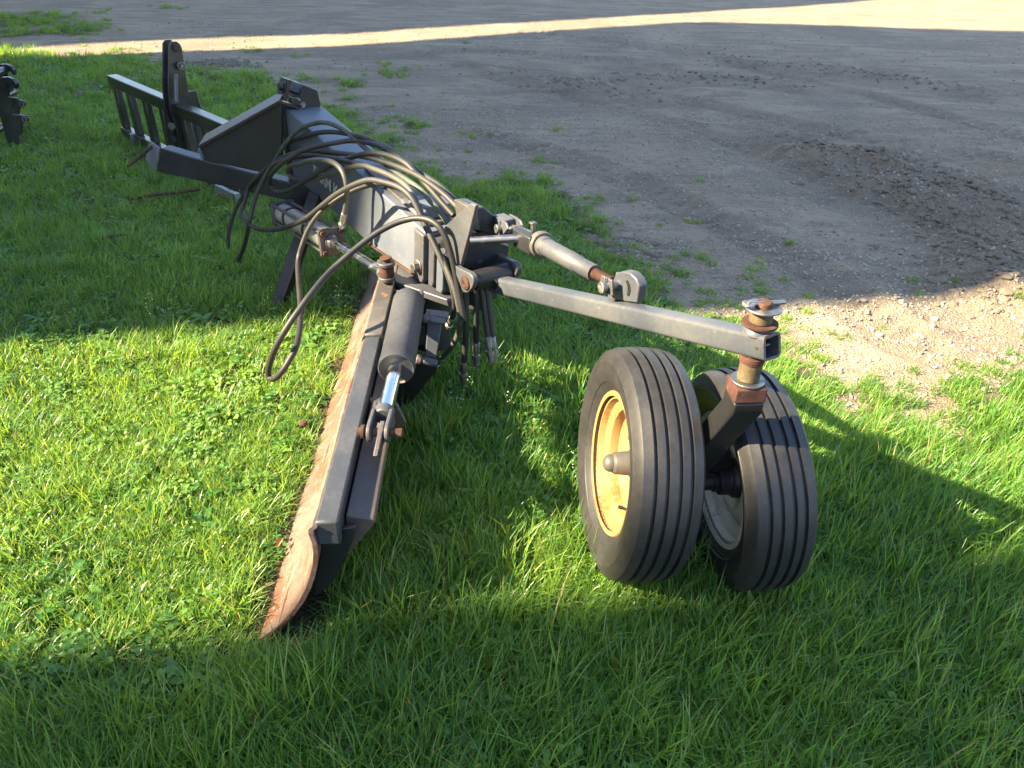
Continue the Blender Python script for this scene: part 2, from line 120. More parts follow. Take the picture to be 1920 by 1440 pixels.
# ------------------------------------------------------------------ material helpers
def mat(name):
    m = bpy.data.materials.new(name); m.use_nodes = True
    m.node_tree.nodes.clear(); return m, m.node_tree.nodes, m.node_tree.links
class NB:
    def __init__(s, name):
        s.m, s.n, s.l = mat(name)
        s.out = s.n.new('ShaderNodeOutputMaterial'); s.tc = s.n.new('ShaderNodeTexCoord')
        s.co = s.tc.outputs['Object']
    def new(s, t, **k):
        x = s.n.new(t)
        for a, b in k.items(): setattr(x, a, b)
        return x
    def put(s, sock, v):
        if hasattr(v, 'is_output') or isinstance(v, bpy.types.NodeSocket): s.l.new(v, sock)
        elif isinstance(v, (tuple, list)) and len(v) == 3 and sock.type == 'RGBA': sock.default_value = (*v, 1)
        else: sock.default_value = v
    def noise(s, scale, detail=4, rough=.55, co=None, stretch=None, dist=0):
        x = s.new('ShaderNodeTexNoise'); x.inputs['Scale'].default_value = scale
        x.inputs['Detail'].default_value = detail; x.inputs['Roughness'].default_value = rough; x.inputs['Distortion'].default_value = dist
        c = co or s.co
        if stretch:
            mp = s.new('ShaderNodeMapping'); mp.inputs['Scale'].default_value = stretch; s.l.new(c, mp.inputs['Vector']); c = mp.outputs[0]
        s.l.new(c, x.inputs['Vector']); return x.outputs['Fac']
    def ramp(s, fac, a, b, ca=(0, 0, 0), cb=(1, 1, 1)):
        x = s.new('ShaderNodeMapRange', clamp=True); x.interpolation_type = 'SMOOTHSTEP'
        s.put(x.inputs['Value'], fac); x.inputs['From Min'].default_value = a; x.inputs['From Max'].default_value = b
        return x.outputs[0]
    def mix(s, fac, a, b, mode='MIX'):
        x = s.new('ShaderNodeMix', data_type='RGBA', blend_type=mode)
        s.put(x.inputs[0], fac); s.put(x.inputs[6], a); s.put(x.inputs[7], b); return x.outputs[2]
    def math(s, op, a, b=0.):
        x = s.new('ShaderNodeMath', operation=op); s.put(x.inputs[0], a); s.put(x.inputs[1], b); return x.outputs[0]
    def bump(s, h, strength, dist=.002):
        x = s.new('ShaderNodeBump'); x.inputs['Strength'].default_value = strength; x.inputs['Distance'].default_value = dist
        s.l.new(h, x.inputs['Height']); return x.outputs[0]
    def edge(s, radius=.006):
        bv = s.new('ShaderNodeBevel', samples=4); bv.inputs['Radius'].default_value = radius
        g = s.new('ShaderNodeNewGeometry'); d = s.new('ShaderNodeVectorMath', operation='DOT_PRODUCT')
        s.l.new(bv.outputs[0], d.inputs[0]); s.l.new(g.outputs['Normal'], d.inputs[1])
        return s.ramp(d.outputs['Value'], .99, .9)
    def pbr(s, color, rough, metal=0, normal=None, spec=.5):
        b = s.new('ShaderNodeBsdfPrincipled'); s.put(b.inputs['Base Color'], color); s.put(b.inputs['Roughness'], rough)
        s.put(b.inputs['Metallic'], metal); b.inputs['Specular IOR Level'].default_value = spec
        if normal is not None: s.l.new(normal, b.inputs['Normal'])
        return b
    def done(s, b):
        s.l.new(b.outputs[0], s.out.inputs['Surface']); return s.m

def paint(name, base, rust=.5, dust=.3, rough=.45, edge_rust=.8, spec=.5, rust_scale=14, dustcol=(.27, .24, .2)):
    k = NB(name)
    big = k.noise(3.1, 5); fine = k.noise(70, 5, .65); spot = k.noise(rust_scale, 6, .7, dist=.4); scr = k.noise(9, 4, .6, stretch=(1, 1, 14))
    col = k.mix(k.ramp(big, .3, .75), tuple(c*.82 for c in base), tuple(c*1.18 for c in base))
    d = k.math('MULTIPLY', k.ramp(k.math('ADD', k.math('MULTIPLY', big, .6), k.math('MULTIPLY', fine, .4)), .42, .68), dust)
    col = k.mix(d, col, dustcol)
    col = k.mix(k.math('MULTIPLY', k.ramp(fine, .66, .74), .35), col, (.38, .36, .33))        # chips and flecks
    rustc = k.mix(k.ramp(fine, .35, .65), (.075, .03, .016), (.25, .105, .045))
    rm = k.ramp(spot, .74 - .16*rust, .80 - .13*rust)
    e = k.math('MULTIPLY', k.edge(.005), k.ramp(k.noise(22, 4), .62 - .2*edge_rust, .75 - .2*edge_rust))
    m = k.math('MAXIMUM', rm, e)
    col = k.mix(m, col, rustc)
    rg = k.math('ADD', k.math('MULTIPLY', m, .3), k.math('ADD', rough - .08, k.math('MULTIPLY', big, .2)))
    return k.done(k.pbr(col, rg, 0, k.bump(k.math('ADD', fine, k.math('MULTIPLY', scr, .4)), .25, .0012), spec))

def metal(name, col, rough, grime=.3, grimecol=(.06, .045, .035), met=1):
    k = NB(name); n = k.noise(26, 5, .65); n2 = k.noise(120, 3)
    g = k.math('MULTIPLY', k.ramp(n, .5, .72), grime)
    return k.done(k.pbr(k.mix(g, col, grimecol), k.math('ADD', rough, k.math('MULTIPLY', g, .5)), k.math('SUBTRACT', met, k.math('MULTIPLY', g, met*.9)), k.bump(n2, .08, .001)))

def rusty(name, a=(.075, .03, .018), b=(.25, .105, .05), c=(.33, .2, .13)):
    k = NB(name); n = k.noise(12, 6, .7); n2 = k.noise(85, 5, .7)
    col = k.mix(k.ramp(n, .35, .65), a, b); col = k.mix(k.math('MULTIPLY', k.ramp(n2, .55, .72), .6), col, c)
    return k.done(k.pbr(col, .85, 0, k.bump(k.math('ADD', n, n2), .4, .002), .25))

def rubber(name, base, dust, dcol=(.2, .185, .16), rough=.75, scale=8):
    k = NB(name); n = k.noise(scale, 6, .68); n2 = k.noise(95, 5, .7)
    d = k.math('MULTIPLY', k.ramp(k.math('ADD', k.math('MULTIPLY', n, .62), k.math('MULTIPLY', n2, .38)), .32, .72), dust)
    return k.done(k.pbr(k.mix(d, base, dcol), rough, 0, k.bump(n2, .22, .0015), .5))

M = {}
M['boom'] = paint('boom_paint', (.088, .102, .135), .15, .45, .42, 1.0, rust_scale=9, dustcol=(.155, .165, .185))
M['dark'] = paint('shaded_charcoal_paint', (.017, .019, .026), .3, .16, .34, .9, .4, dustcol=(.08, .08, .085))  # machine grey with the shade on these parts put into the colour
M['arm'] = paint('arm_paint', (.05, .058, .074), .42, .5, .42, 1.25, dustcol=(.105, .1, .09))
M['beam'] = paint('beam_paint', (.036, .04, .048), .72, .35, .4, 1.2, rust_scale=11, dustcol=(.115, .108, .1))
M['worn'] = paint('worn_paint', (.055, .053, .052), .85, .5, .5, 1.2, rust_scale=10, dustcol=(.15, .135, .115))
M['ribp'] = paint('rib_paint', (.06, .05, .045), .9, .9, .6, .7, dustcol=(.11, .07, .05))
M['gloss'] = paint('gloss_black_paint', (.014, .014, .016), -.6, .12, .28, -.5, .6)
M['black'] = paint('black_and_shade_paint', (.01, .01, .012), -.2, .12, .45, -.3, dustcol=(.06, .055, .05))  # for black parts, and deepened to hold shade on end plate and leg
M['rust'] = rusty('rusty_steel', (.035, .018, .013), (.085, .042, .026), (.15, .105, .08)); M['rustred'] = rusty('red_brown_rust', (.045, .02, .016), (.09, .041, .031), (.14, .09, .072))
M['brass'] = rusty('dirty_yellow_tube', (.055, .038, .022), (.13, .098, .056), (.2, .175, .12))
M['zinc'] = metal('zinc_plate', (.3, .3, .295), .48, .7)
M['chrome'] = metal('chrome_rod', (.82, .82, .84), .12, .12)
M['steel'] = metal('worn_steel', (.2, .19, .178), .5, .8, (.1, .06, .04))
M['tube'] = metal('handle_tube', (.2, .2, .21), .38, .35)
M['castiron'] = paint('grey_cast_steel', (.05, .055, .067), .65, .4, .45, 1.2, dustcol=(.12, .115, .105))
M['barrel'] = paint('sunlit_barrel_paint', (.26, .255, .25), .4, .6, .4, .6, dustcol=(.3, .27, .23))  # pale grey puts sunlight on the swing cylinder into its colour
M['cylgrey'] = paint('cylinder_paint', (.036, .038, .045), .45, .4, .5, .4, rust_scale=7, dustcol=(.11, .11, .115))
M['tyre'] = rubber('tyre_rubber', (.011, .011, .0125), .48, (.06, .059, .06), .5)
M['hub'] = paint('hub_paint', (.06, .058, .055), .3, .7, .5, .8, dustcol=(.105, .09, .07))
M['hose_rubber'] = rubber('hose_rubber', (.013, .013, .0135), .4, (.085, .083, .08), .6, 5)
M['hose_black'] = rubber('dark_hose_rubber', (.01, .01, .0105), .35, (.055, .054, .053), .55, 5)
M['hose_green'] = rubber('green_hose_cover', (.025, .034, .029), .8, (.13, .155, .125), .6, 4)
M['hose_pale'] = rubber('pale_hose_cover', (.04, .04, .036), .75, (.11, .105, .092), .55, 4)
def cream_rim(name, base=(.58, .42, .17), rust=.9):
    k = NB(name); n = k.noise(7, 5, .6); n2 = k.noise(60, 5, .7); n3 = k.noise(150, 3, .7)
    col = k.mix(k.ramp(n, .3, .7), base, (base[0]*1.08, base[1]*1.15, base[2]*1.4))
    col = k.mix(k.math('MULTIPLY', k.ramp(k.math('ADD', k.math('MULTIPLY', n, .5), k.math('MULTIPLY', n2, .5)), .5, .62), .75*rust), col, (.26, .1, .025))
    col = k.mix(k.ramp(n3, .66, .72), col, (.09, .045, .025))
    return k.done(k.pbr(col, .55, 0, k.bump(n2, .3, .001)))
M['rim'] = cream_rim('yellowed_rim', (.255, .16, .055), 1.6); M['rim_pale'] = cream_rim('pale_rim', (.5, .44, .32), .4)
def moldboard_mat():
    k = NB('scoured_moldboard')
    st = k.noise(6, 6, .75, stretch=(2.5, .8, 5), dist=.8); n = k.noise(4, 6, .7); n2 = k.noise(34, 6, .8, stretch=(2.4, .55, 2.4), dist=.5); n3 = k.noise(150, 4, .8, stretch=(2, .5, 2)); n7 = k.noise(2.4, 6, .75, stretch=(1, 1, 2.4), dist=.9)
    col = k.mix(k.ramp(n, .35, .62), (.12, .07, .054), (.17, .122, .102))
    col = k.mix(k.math('MULTIPLY', k.ramp(n7, .46, .58), .85), col, (.125, .046, .023))
    col = k.mix(k.math('MULTIPLY', k.ramp(st, .56, .64), .45), col, (.26, .228, .212))
    n8 = k.noise(48, 6, .8, dist=1.2)
    col = k.mix(k.math('MULTIPLY', k.ramp(n8, .53, .64), .8), col, (.08, .036, .022))
    col = k.mix(k.math('MULTIPLY', k.ramp(n8, .43, .36), .6), col, (.31, .27, .25))
    col = k.mix(k.math('MULTIPLY', k.ramp(n2, .56, .66), .55), col, (.1, .05, .033))
    col = k.mix(k.math('MULTIPLY', k.ramp(n3, .55, .7), .5), col, (.09, .045, .03))
    return k.done(k.pbr(col, .6, k.math('MULTIPLY', k.ramp(st, .5, .7), .2), k.bump(k.math('ADD', n2, n3), .5, .002), .4))
M['mold'] = moldboard_mat()
k = NB('white_lettering'); M['white'] = k.done(k.pbr((.4, .4, .39), .5))

# ------------------------------------------------------------------ mesh helpers
def basis(d, hint=UPV):
    d = d.normalized()
    if abs(d.dot(hint)) > .97: hint = Vector((1, 0, 0))
    a = d.cross(hint).normalized(); b = a.cross(d).normalized(); return d, a, b
def spline(pts, sub=6):
    pts = [V(p) for p in pts]; out = []
    for i in range(len(pts)-1):
        p0 = pts[max(i-1, 0)]; p1 = pts[i]; p2 = pts[i+1]; p3 = pts[min(i+2, len(pts)-1)]
        for j in range(sub):
            t = j/sub
            out.append(.5*((2*p1)+(p2-p0)*t+(2*p0-5*p1+4*p2-p3)*t*t+(3*p1-p0-3*p2+p3)*t**3))
    out.append(pts[-1]); return out
class MB:
    def __init__(s): s.v, s.f = [], []
    def add(s, vs, fs):
        o = len(s.v); s.v += [tuple(v) for v in vs]; s.f += [[i+o for i in q] for q in fs]; return s
    def prism(s, poly, vec):
        poly = [V(p) for p in poly]; n = len(poly); vec = V(vec)
        return s.add(poly+[p+vec for p in poly], [list(range(n))[::-1], list(range(n, 2*n))] + [[i, (i+1) % n, (i+1) % n+n, i+n] for i in range(n)])
    def beam(s, p0, p1, wd, ht, side=None):
        p0, p1 = V(p0), V(p1); d = (p1-p0).normalized()
        if side is None: _, a, b = basis(d)
        else: a = (V(side)-d*V(side).dot(d)).normalized(); b = d.cross(a)
        q = [p0+a*sx*wd/2+b*sy*ht/2 for sx, sy in ((-1, -1), (1, -1), (1, 1), (-1, 1))]
        return s.prism(q, p1-p0)
    def tube_section(s, p0, p1, wd, ht, th, side, rc=.012, nseg=4):     # hollow rounded box tube
        p0, p1 = V(p0), V(p1); d = (p1-p0).normalized(); a = (V(side)-d*V(side).dot(d)).normalized(); b = d.cross(a)
        def ring(w2, h2, rr):
            o = []
            for cx, cy, a0 in ((1, 1, 0), (-1, 1, 90), (-1, -1, 180), (1, -1, 270)):
                for j in range(nseg+1):
                    t = math.radians(a0+90*j/nseg); o.append((cx*(w2-rr)+rr*math.cos(t), cy*(h2-rr)+rr*math.sin(t)))
            return o
        O, I = ring(wd/2, ht/2, rc), ring(wd/2-th, ht/2-th, max(rc-th, .002)); n = len(O)
        vs = [p+a*x+b*y for p in (p0, p1) for R in (O, I) for x, y in R]
        fs = []
        for i in range(n):
            j = (i+1) % n
            fs += [[i, j, 2*n+j, 2*n+i], [n+j, n+i, 3*n+i, 3*n+j], [i, n+i, n+j, j], [2*n+i, 2*n+j, 3*n+j, 3*n+i]]
        return s.add(vs, fs)
    def tube(s, pts, rad, n=10, caps=True):
        pts = [V(p) for p in pts]; vs, fs = [], []; _, a, b = basis(pts[1]-pts[0])
        for i, p in enumerate(pts):
            d = (pts[min(i+1, len(pts)-1)]-pts[max(i-1, 0)]).normalized()
            a = (a-d*a.dot(d)).normalized(); b = d.cross(a)
            rr = rad if not callable(rad) else rad(i/(len(pts)-1))
            vs += [p+(a*math.cos(2*math.pi*j/n)+b*math.sin(2*math.pi*j/n))*rr for j in range(n)]
        for i in range(len(pts)-1):
            for j in range(n):
                jj = (j+1) % n; fs.append([i*n+j, i*n+jj, (i+1)*n+jj, (i+1)*n+j])
        if caps: fs += [list(range(n))[::-1], list(range((len(pts)-1)*n, len(pts)*n))]
        return s.add(vs, fs)
    def lathe(s, origin, axis, prof, n=32, closed=False):     # prof: (distance along axis, radius)
        origin = V(origin); d, a, b = basis(V(axis)); vs, fs = [], []; m = len(prof)
        for h, rr in prof:
            vs += [origin+d*h+(a*math.cos(2*math.pi*j/n)+b*math.sin(2*math.pi*j/n))*rr for j in range(n)]
        for i in range(m if closed else m-1):
            i2 = (i+1) % m
            for j in range(n):
                jj = (j+1) % n; fs.append([i*n+j, i*n+jj, i2*n+jj, i2*n+j])
        if not closed:
            if prof[0][1] > 1e-5: fs.append(list(range(n))[::-1])
            if prof[-1][1] > 1e-5: fs.append(list(range((m-1)*n, m*n)))
        return s.add(vs, fs)
    def cyl(s, p0, p1, r0, n=20):
        p0, p1 = V(p0), V(p1); L = (p1-p0).length; return s.lathe(p0, p1-p0, [(0, r0), (L, r0)], n)
    def ring(s, p0, p1, ro, ri, n=24):
        p0, p1 = V(p0), V(p1); L = (p1-p0).length; return s.lathe(p0, p1-p0, [(0, ri), (0, ro), (L, ro), (L, ri)], n, True)
    def bolt(s, p, axis, rad, h):
        d, a, b = basis(V(axis)); p = V(p)
        s.cyl(p, p+d*h*.25, rad*1.35, 16)
        return s.prism([p+d*h*.25+(a*math.cos(i*math.pi/3)+b*math.sin(i*math.pi/3))*rad for i in range(6)], d*h)
    def holed(s, poly, c, rad, vec, n=40):      # plate with a round hole; outline is star shaped about the hole
        poly = [V(p) for p in poly]; c, vec = V(c), V(vec); nn = vec.normalized(); _, a, b = basis(nn)
        P2 = [((p-c).dot(a), (p-c).dot(b)) for p in poly]; outer, inner = [], []
        for i in range(n):
            t = 2*math.pi*i/n; dx, dy = math.cos(t), math.sin(t); best = None
            for k2 in range(len(P2)):
                x1, y1 = P2[k2]; x2, y2 = P2[(k2+1) % len(P2)]; ex, ey = x2-x1, y2-y1
                den = dx*ey-dy*ex
                if abs(den) < 1e-12: continue
                tt = (x1*ey-y1*ex)/den; uu = (x1*dy-y1*dx)/den
                if tt > 0 and -1e-6 <= uu <= 1+1e-6 and (best is None or tt > best): best = tt
            best = best or rad*1.5
            outer.append(c+(a*dx+b*dy)*best); inner.append(c+(a*dx+b*dy)*rad)
        vs = outer+inner+[p+vec for p in outer]+[p+vec for p in inner]; fs = []
        for i in range(n):
            j = (i+1) % n
            fs += [[i, j, n+j, n+i], [2*n+j, 2*n+i, 3*n+i, 3*n+j], [j, i, 2*n+i, 2*n+j], [n+i, n+j, 3*n+j, 3*n+i]]
        return s.add(vs, fs)
    def build(s, name, m, parent=None, bevel=0, smooth=35, seg=2):
        org = Vector((0, 0, 0)); q = parent
        while q is not None: org += q.location; q = q.parent
        me = bpy.data.meshes.new(name); me.from_pydata([tuple(V(v)-org) for v in s.v], [], s.f)
        bm = bmesh.new(); bm.from_mesh(me); bmesh.ops.recalc_face_normals(bm, faces=bm.faces); bm.to_mesh(me); bm.free()
        me.materials.append(m)
        for p in me.polygons: p.use_smooth = True
        me.set_sharp_from_angle(angle=math.radians(smooth))
        o = bpy.data.objects.new(name, me); C.objects.link(o)
        if parent is not None: o.parent = parent
        if bevel:
            b = o.modifiers.new('edge', 'BEVEL'); b.width = bevel; b.segments = seg; b.limit_method = 'ANGLE'; b.angle_limit = math.radians(40); b.harden_normals = False
        return o
def tag(o, label=None, cat=None, group=None, kind=None):
    for k2, v in (('label', label), ('category', cat), ('group', group), ('kind', kind)):
        if v: o[k2] = v
    return o
def empty(name, loc, parent=None):
    o = bpy.data.objects.new(name, None); C.objects.link(o); o.empty_display_size = .1
    org = Vector((0, 0, 0)); q = parent
    while q is not None: org += q.location; q = q.parent
    o.location = V(loc)-org
    if parent is not None: o.parent = parent
    return o
def arc(c, a, b, rad, t0, t1, n=8): return [V(c)+V(a)*rad*math.cos(t0+(t1-t0)*i/n)+V(b)*rad*math.sin(t0+(t1-t0)*i/n) for i in range(n+1)]

# ------------------------------------------------------------------ noise and ground shape
def vnoise(x, y, seed=0):
    def h(i, j):
        n = (i.astype(np.int64)*374761393 + j.astype(np.int64)*668265263 + seed*1442695041) & 0xffffffff
        n = ((n ^ (n >> 13))*1274126177) & 0xffffffff; return ((n ^ (n >> 16)) & 0xffff)/65535.
    xi, yi = np.floor(x), np.floor(y); fx, fy = x-xi, y-yi; fx = fx*fx*(3-2*fx); fy = fy*fy*(3-2*fy)
    a, b, c, d = h(xi, yi), h(xi+1, yi), h(xi, yi+1), h(xi+1, yi+1)
    return (a*(1-fx)+b*fx)*(1-fy)+(c*(1-fx)+d*fx)*fy
def fbm(x, y, sc, octv=4, seed=0, g=.5):
    t = 0; a = 1; n = 0
    for i in range(octv):
        t = t+a*vnoise(x*sc, y*sc, seed+i*17); n += a; a *= g; sc *= 2.03
    return t/n
def seg_dist(x, y, pl):
    d = np.full(np.shape(x), 1e9)
    for (x0, y0), (x1, y1) in zip(pl, pl[1:]):
        dx, dy = x1-x0, y1-y0; t = np.clip(((x-x0)*dx+(y-y0)*dy)/(dx*dx+dy*dy), 0, 1)
        d = np.minimum(d, np.hypot(x-x0-t*dx, y-y0-t*dy))
    return d
GE = PT['grass_edge']; GPOLY = GE + [(4.5, 1.0), (4.5, -6), (-14, -6), (-16, 12)]
def in_poly(x, y, poly):
    ins = np.zeros(np.shape(x), bool)
    for (x0, y0), (x1, y1) in zip(poly, poly[1:]+poly[:1]):
        c = (y0 > y) != (y1 > y); ins ^= c & (x < (x1-x0)*(y-y0)/(y1-y0+1e-12)+x0)
    return ins
def grass_cover(x, y):
    x = np.asarray(x, float); y = np.asarray(y, float)
    wob = (fbm(x, y, 2.2, 4, 3)-.5)*.55+(fbm(x, y, 9, 3, 5)-.5)*.25
    d = seg_dist(x, y, GE)*np.where(in_poly(x, y, GPOLY), 1, -1)
    g = np.clip((d+wob*1.25)/.5+.45, 0, 1)
    for cx, cy, rx, ry, den in PT['grass_patches']:
        q = np.hypot((x-cx)/rx, (y-cy)/ry)
        g = np.maximum(g, den*np.clip(1.25-q+wob*1.8, 0, 1))
    g = np.maximum(g, .34*np.clip(1+d/1.0, 0, 1)*np.clip((fbm(x, y, 6, 3, 55)-.46)/.1, 0, 1)*(d < .1))
    thin = np.clip((fbm(x, y, 3.5, 3, 41)-.32)/.2, 0, 1)                 # the thin edge of the lawn on the right
    edge = np.clip(1-d/.9, 0, 1)*np.clip((x-.6)/.8, 0, 1)
    g = g*(1-edge*.75*(1-thin*.6))
    return g
def track_coords(x, y, pl):
    d = np.full(np.shape(x), 1e9); al_ = np.zeros(np.shape(x)); acc = 0.
    for (x0, y0), (x1, y1) in zip(pl, pl[1:]):
        dx, dy = x1-x0, y1-y0; L = math.hypot(dx, dy); t = np.clip(((x-x0)*dx+(y-y0)*dy)/(L*L), 0, 1)
        dd = np.hypot(x-x0-t*dx, y-y0-t*dy)*np.sign((x-x0)*dy-(y-y0)*dx+1e-9); m = np.abs(dd) < np.abs(d)
        d = np.where(m, dd, d); al_ = np.where(m, acc+t*L, al_); acc += L
    return d, al_
def height(x, y):
    z = (fbm(x, y, .7, 3, 21)-.5)*.04*np.clip((np.hypot(x-.2, y-2.4)-1.2)/2, 0, 1)
    rough = 1-grass_cover(x, y)
    lump = fbm(x, y, 14, 4, 31, .6)
    z = z+rough*(lump-.5)*.018
    for i, pl in enumerate(PT['ridges']):
        d = seg_dist(x+(fbm(x, y, 5, 2, 61)-.5)*.3, y+(fbm(x, y, 5, 2, 62)-.5)*.3, pl)
        amp = (.10, .08, .035, .03, .06, .03)[i]; wd = (.30, .26, .35, .3, .22, .3)[i]
        z = z+amp*np.exp(-(d/wd)**2)*np.clip((fbm(x, y, 7, 4, 71+i, .7)-.2)*1.6, 0, 1.4) - .03*np.exp(-((d-.5)/.22)**2)
    for pl in PT['tracks']:                                            # lugged wheel tracks pressed into the yard
        d, al_ = track_coords(x, y, pl); inb = np.exp(-(d/.17)**4)
        z = z+inb*rough*(-.012+.011*np.sin(al_*52+np.abs(d)*22))+.012*rough*np.exp(-((np.abs(d)-.22)/.05)**2)
    return z

# ground: one sheet, fine near the machine, reaching the horizon
def axis(lo, hi, step, far, grow=1.12):
    a = list(np.arange(lo, hi, step)); s2 = step; x = hi
    while x < far: a.append(x); s2 *= grow; x += s2
    s2 = step; x = lo-step
    pre = []
    while x > -far: pre.append(x); s2 *= grow; x -= s2
    return np.array(pre[::-1]+a)
gx = axis(-3.5, 5.6, .028, 900); gy = axis(.4, 8.6, .028, 900, 1.06)
X, Y = np.meshgrid(gx, gy); Z = height(X, Y)*np.clip(1.6-np.hypot(X, Y-4)/60, 0, 1)
nx, ny = len(gx), len(gy)
me = bpy.data.meshes.new('ground')
me.vertices.add(nx*ny); me.vertices.foreach_set('co', np.stack([X, Y, Z], -1).reshape(-1).astype(np.float32))
idx = np.arange(nx*ny).reshape(ny, nx); q = np.stack([idx[:-1, :-1], idx[:-1, 1:], idx[1:, 1:], idx[1:, :-1]], -1).reshape(-1, 4)
me.loops.add(q.size); me.loops.foreach_set('vertex_index', q.reshape(-1).astype(np.int32))
me.polygons.add(len(q)); me.polygons.foreach_set('loop_start', (np.arange(len(q))*4).astype(np.int32))
me.update(); me.polygons.foreach_set('use_smooth', np.ones(len(q), bool))
at = me.attributes.new('cover', 'FLOAT', 'POINT'); at.data.foreach_set('value', grass_cover(X, Y).reshape(-1).astype(np.float32))
wet = np.zeros_like(X)
for i, pl in enumerate(PT['ridges']): wet = np.maximum(wet, np.exp(-(seg_dist(X, Y, pl)/(.55, .5, .4, .45, .4, .4)[i])**2)*(1, 1, .6, .7, .8, .5)[i])
for pl in PT['tracks']: wet = np.maximum(wet, .6*np.exp(-(track_coords(X, Y, pl)[0]/.2)**4))
wet = np.clip(wet*1.25*(.35+fbm(X, Y, 3, 4, 81)), 0, 1)
at = me.attributes.new('mud', 'FLOAT', 'POINT'); at.data.foreach_set('value', wet.reshape(-1).astype(np.float32))
ground = bpy.data.objects.new('ground', me); C.objects.link(ground); tag(ground, kind='structure')
k = NB('gravel_and_soil')
n1 = k.noise(1.1, 6, .6); n2 = k.noise(9, 6, .65); n3 = k.noise(75, 5, .75); n4 = k.noise(2.0, 6, .65, stretch=(.55, 2.4, 1), dist=.6); n5 = k.noise(.55, 5, .6, dist=.8); n6 = k.noise(18, 5, .7, stretch=(.35, 1.6, 1), dist=.4)
vo = k.new('ShaderNodeTexVoronoi'); vo.inputs['Scale'].default_value = 95; k.l.new(k.co, vo.inputs['Vector'])
vs2 = k.new('ShaderNodeSeparateColor'); k.l.new(vo.outputs['Color'], vs2.inputs[0])
col = k.mix(k.ramp(n1, .3, .7), (.205, .157, .106), (.3, .242, .172))
col = k.mix(k.math('MULTIPLY', k.ramp(n4, .46, .64), .85), col, (.14, .115, .085)); col = k.mix(k.math('MULTIPLY', k.ramp(n5, .5, .62), .6), col, (.135, .11, .082)); col = k.mix(k.math('MULTIPLY', k.ramp(n6, .5, .66), .6), col, (.125, .102, .077))
col = k.mix(k.math('MULTIPLY', k.ramp(n3, .42, .72), .55), col, (.31, .266, .205))
col = k.mix(k.math('MULTIPLY', k.ramp(vs2.outputs[0], .6, 1), .45), col, (.33, .285, .22))
col = k.mix(k.math('MULTIPLY', k.ramp(n2, .55, .75), .4), col, (.17, .145, .115))
mud = k.new('ShaderNodeAttribute', attribute_name='mud'); cov = k.new('ShaderNodeAttribute', attribute_name='cover')
col = k.mix(k.math('MULTIPLY', mud.outputs['Fac'], .55), col, k.mix(k.ramp(n2, .3, .7), (.095, .078, .06), (.18, .15, .115)))
col = k.mix(k.ramp(cov.outputs['Fac'], .25, .8), col, k.mix(k.ramp(n3, .35, .7), (.035, .032, .016), (.10, .085, .045)))
hh = k.math('ADD', k.math('MULTIPLY', n3, 1.), k.math('MULTIPLY', vo.outputs['Distance'], -.9))
hh = k.math('ADD', hh, k.math('ADD', k.math('MULTIPLY', n2, 1.6), k.math('MULTIPLY', n6, 1.2)))
M['ground'] = k.done(k.pbr(col, .92, 0, k.bump(hh, .7, .014), .2)); me.materials.append(M['ground'])

# ------------------------------------------------------------------ unseen buildings added on the left, shaped to cast the shade bands on the yard
la = Vector((math.cos(SUN_AZ), math.sin(SUN_AZ), 0)); lp = Vector((-math.sin(SUN_AZ), math.cos(SUN_AZ), 0))
k = NB('ribbed_cladding'); wv = k.new('ShaderNodeTexWave'); wv.inputs['Scale'].default_value = 3; k.l.new(k.co, wv.inputs['Vector'])
M['clad'] = k.done(k.pbr((.38, .37, .35), .5, 0, k.bump(wv.outputs['Fac'], .5, .02)))
def uv(a, b, z=0): return la*a+lp*b+UPV*z
COT = 1/math.tan(SUN_EL)
# unseen added building: its eave, 12 m up, runs so that the shade ends along the near edge of the sunlit strip
edge_ = [Vector(p)-la*12*COT for p in ((-9, .23, 0), (-1.356, 1.335, 0), (-.72, 1.44, 0), (-.45, 1.525, 0), (.05, 1.60, 0), (.22, 1.555, 0), (1.9, 1.89, 0), (6, 3.0, 0))]
s1 = MB(); s1.prism(edge_+[edge_[-1]+Vector((2, -16, 0)), edge_[0]+Vector((2, -16, 0))], UPV*12)
o = s1.build('near_shade_building', M['clad']); tag(o, 'unseen tall grey clad building on the left, shaped to cast the near shade', 'unseen building')
zt = lambda U: (U+16.4)/COT
prof = [(3.6, -.5), (3.53, zt(-1.4)), (3.45, zt(.14)), (3.47, zt(1)), (3.12, zt(2.14)), (3.02, zt(3.8)), (2.9, 24), (11.9, 24), (12.07, zt(12.83)), (13.82, zt(7.19)), (11.89, zt(1.16)), (11.37, zt(-3.36)), (11.1, 6), (11.1, -.5)]
g1 = MB(); g1.prism([uv(-16, b, z) for b, z in prof], la*-.8)  # thin unseen upright, outline drawn from the shade edges it casts
o = g1.build('mid_shade_building', M['clad']); tag(o, 'unseen grey clad building, a thin outline shaped to cast the middle shade', 'grain tower')
bpts = [Vector(p)-la*16*COT for p in ((-11.5, 7.7, 0), (-4.89, 11.77, 0), (-2.6, 12.88, 0), (5.18, 18.0, 0), (8.48, 20.4, 0), (10.2, 21.6, 0))]; off_ = Vector((-7.6, 11.7, 0))
g2 = MB(); g2.prism(bpts+[bpts[-1]+off_, bpts[0]+off_], UPV*16)  # unseen added building, front fitted to the far shade edge
o = g2.build('far_shade_building', M['clad']); tag(o, 'unseen long grey clad building on the far left, shaped to cast the far shade', 'barn')

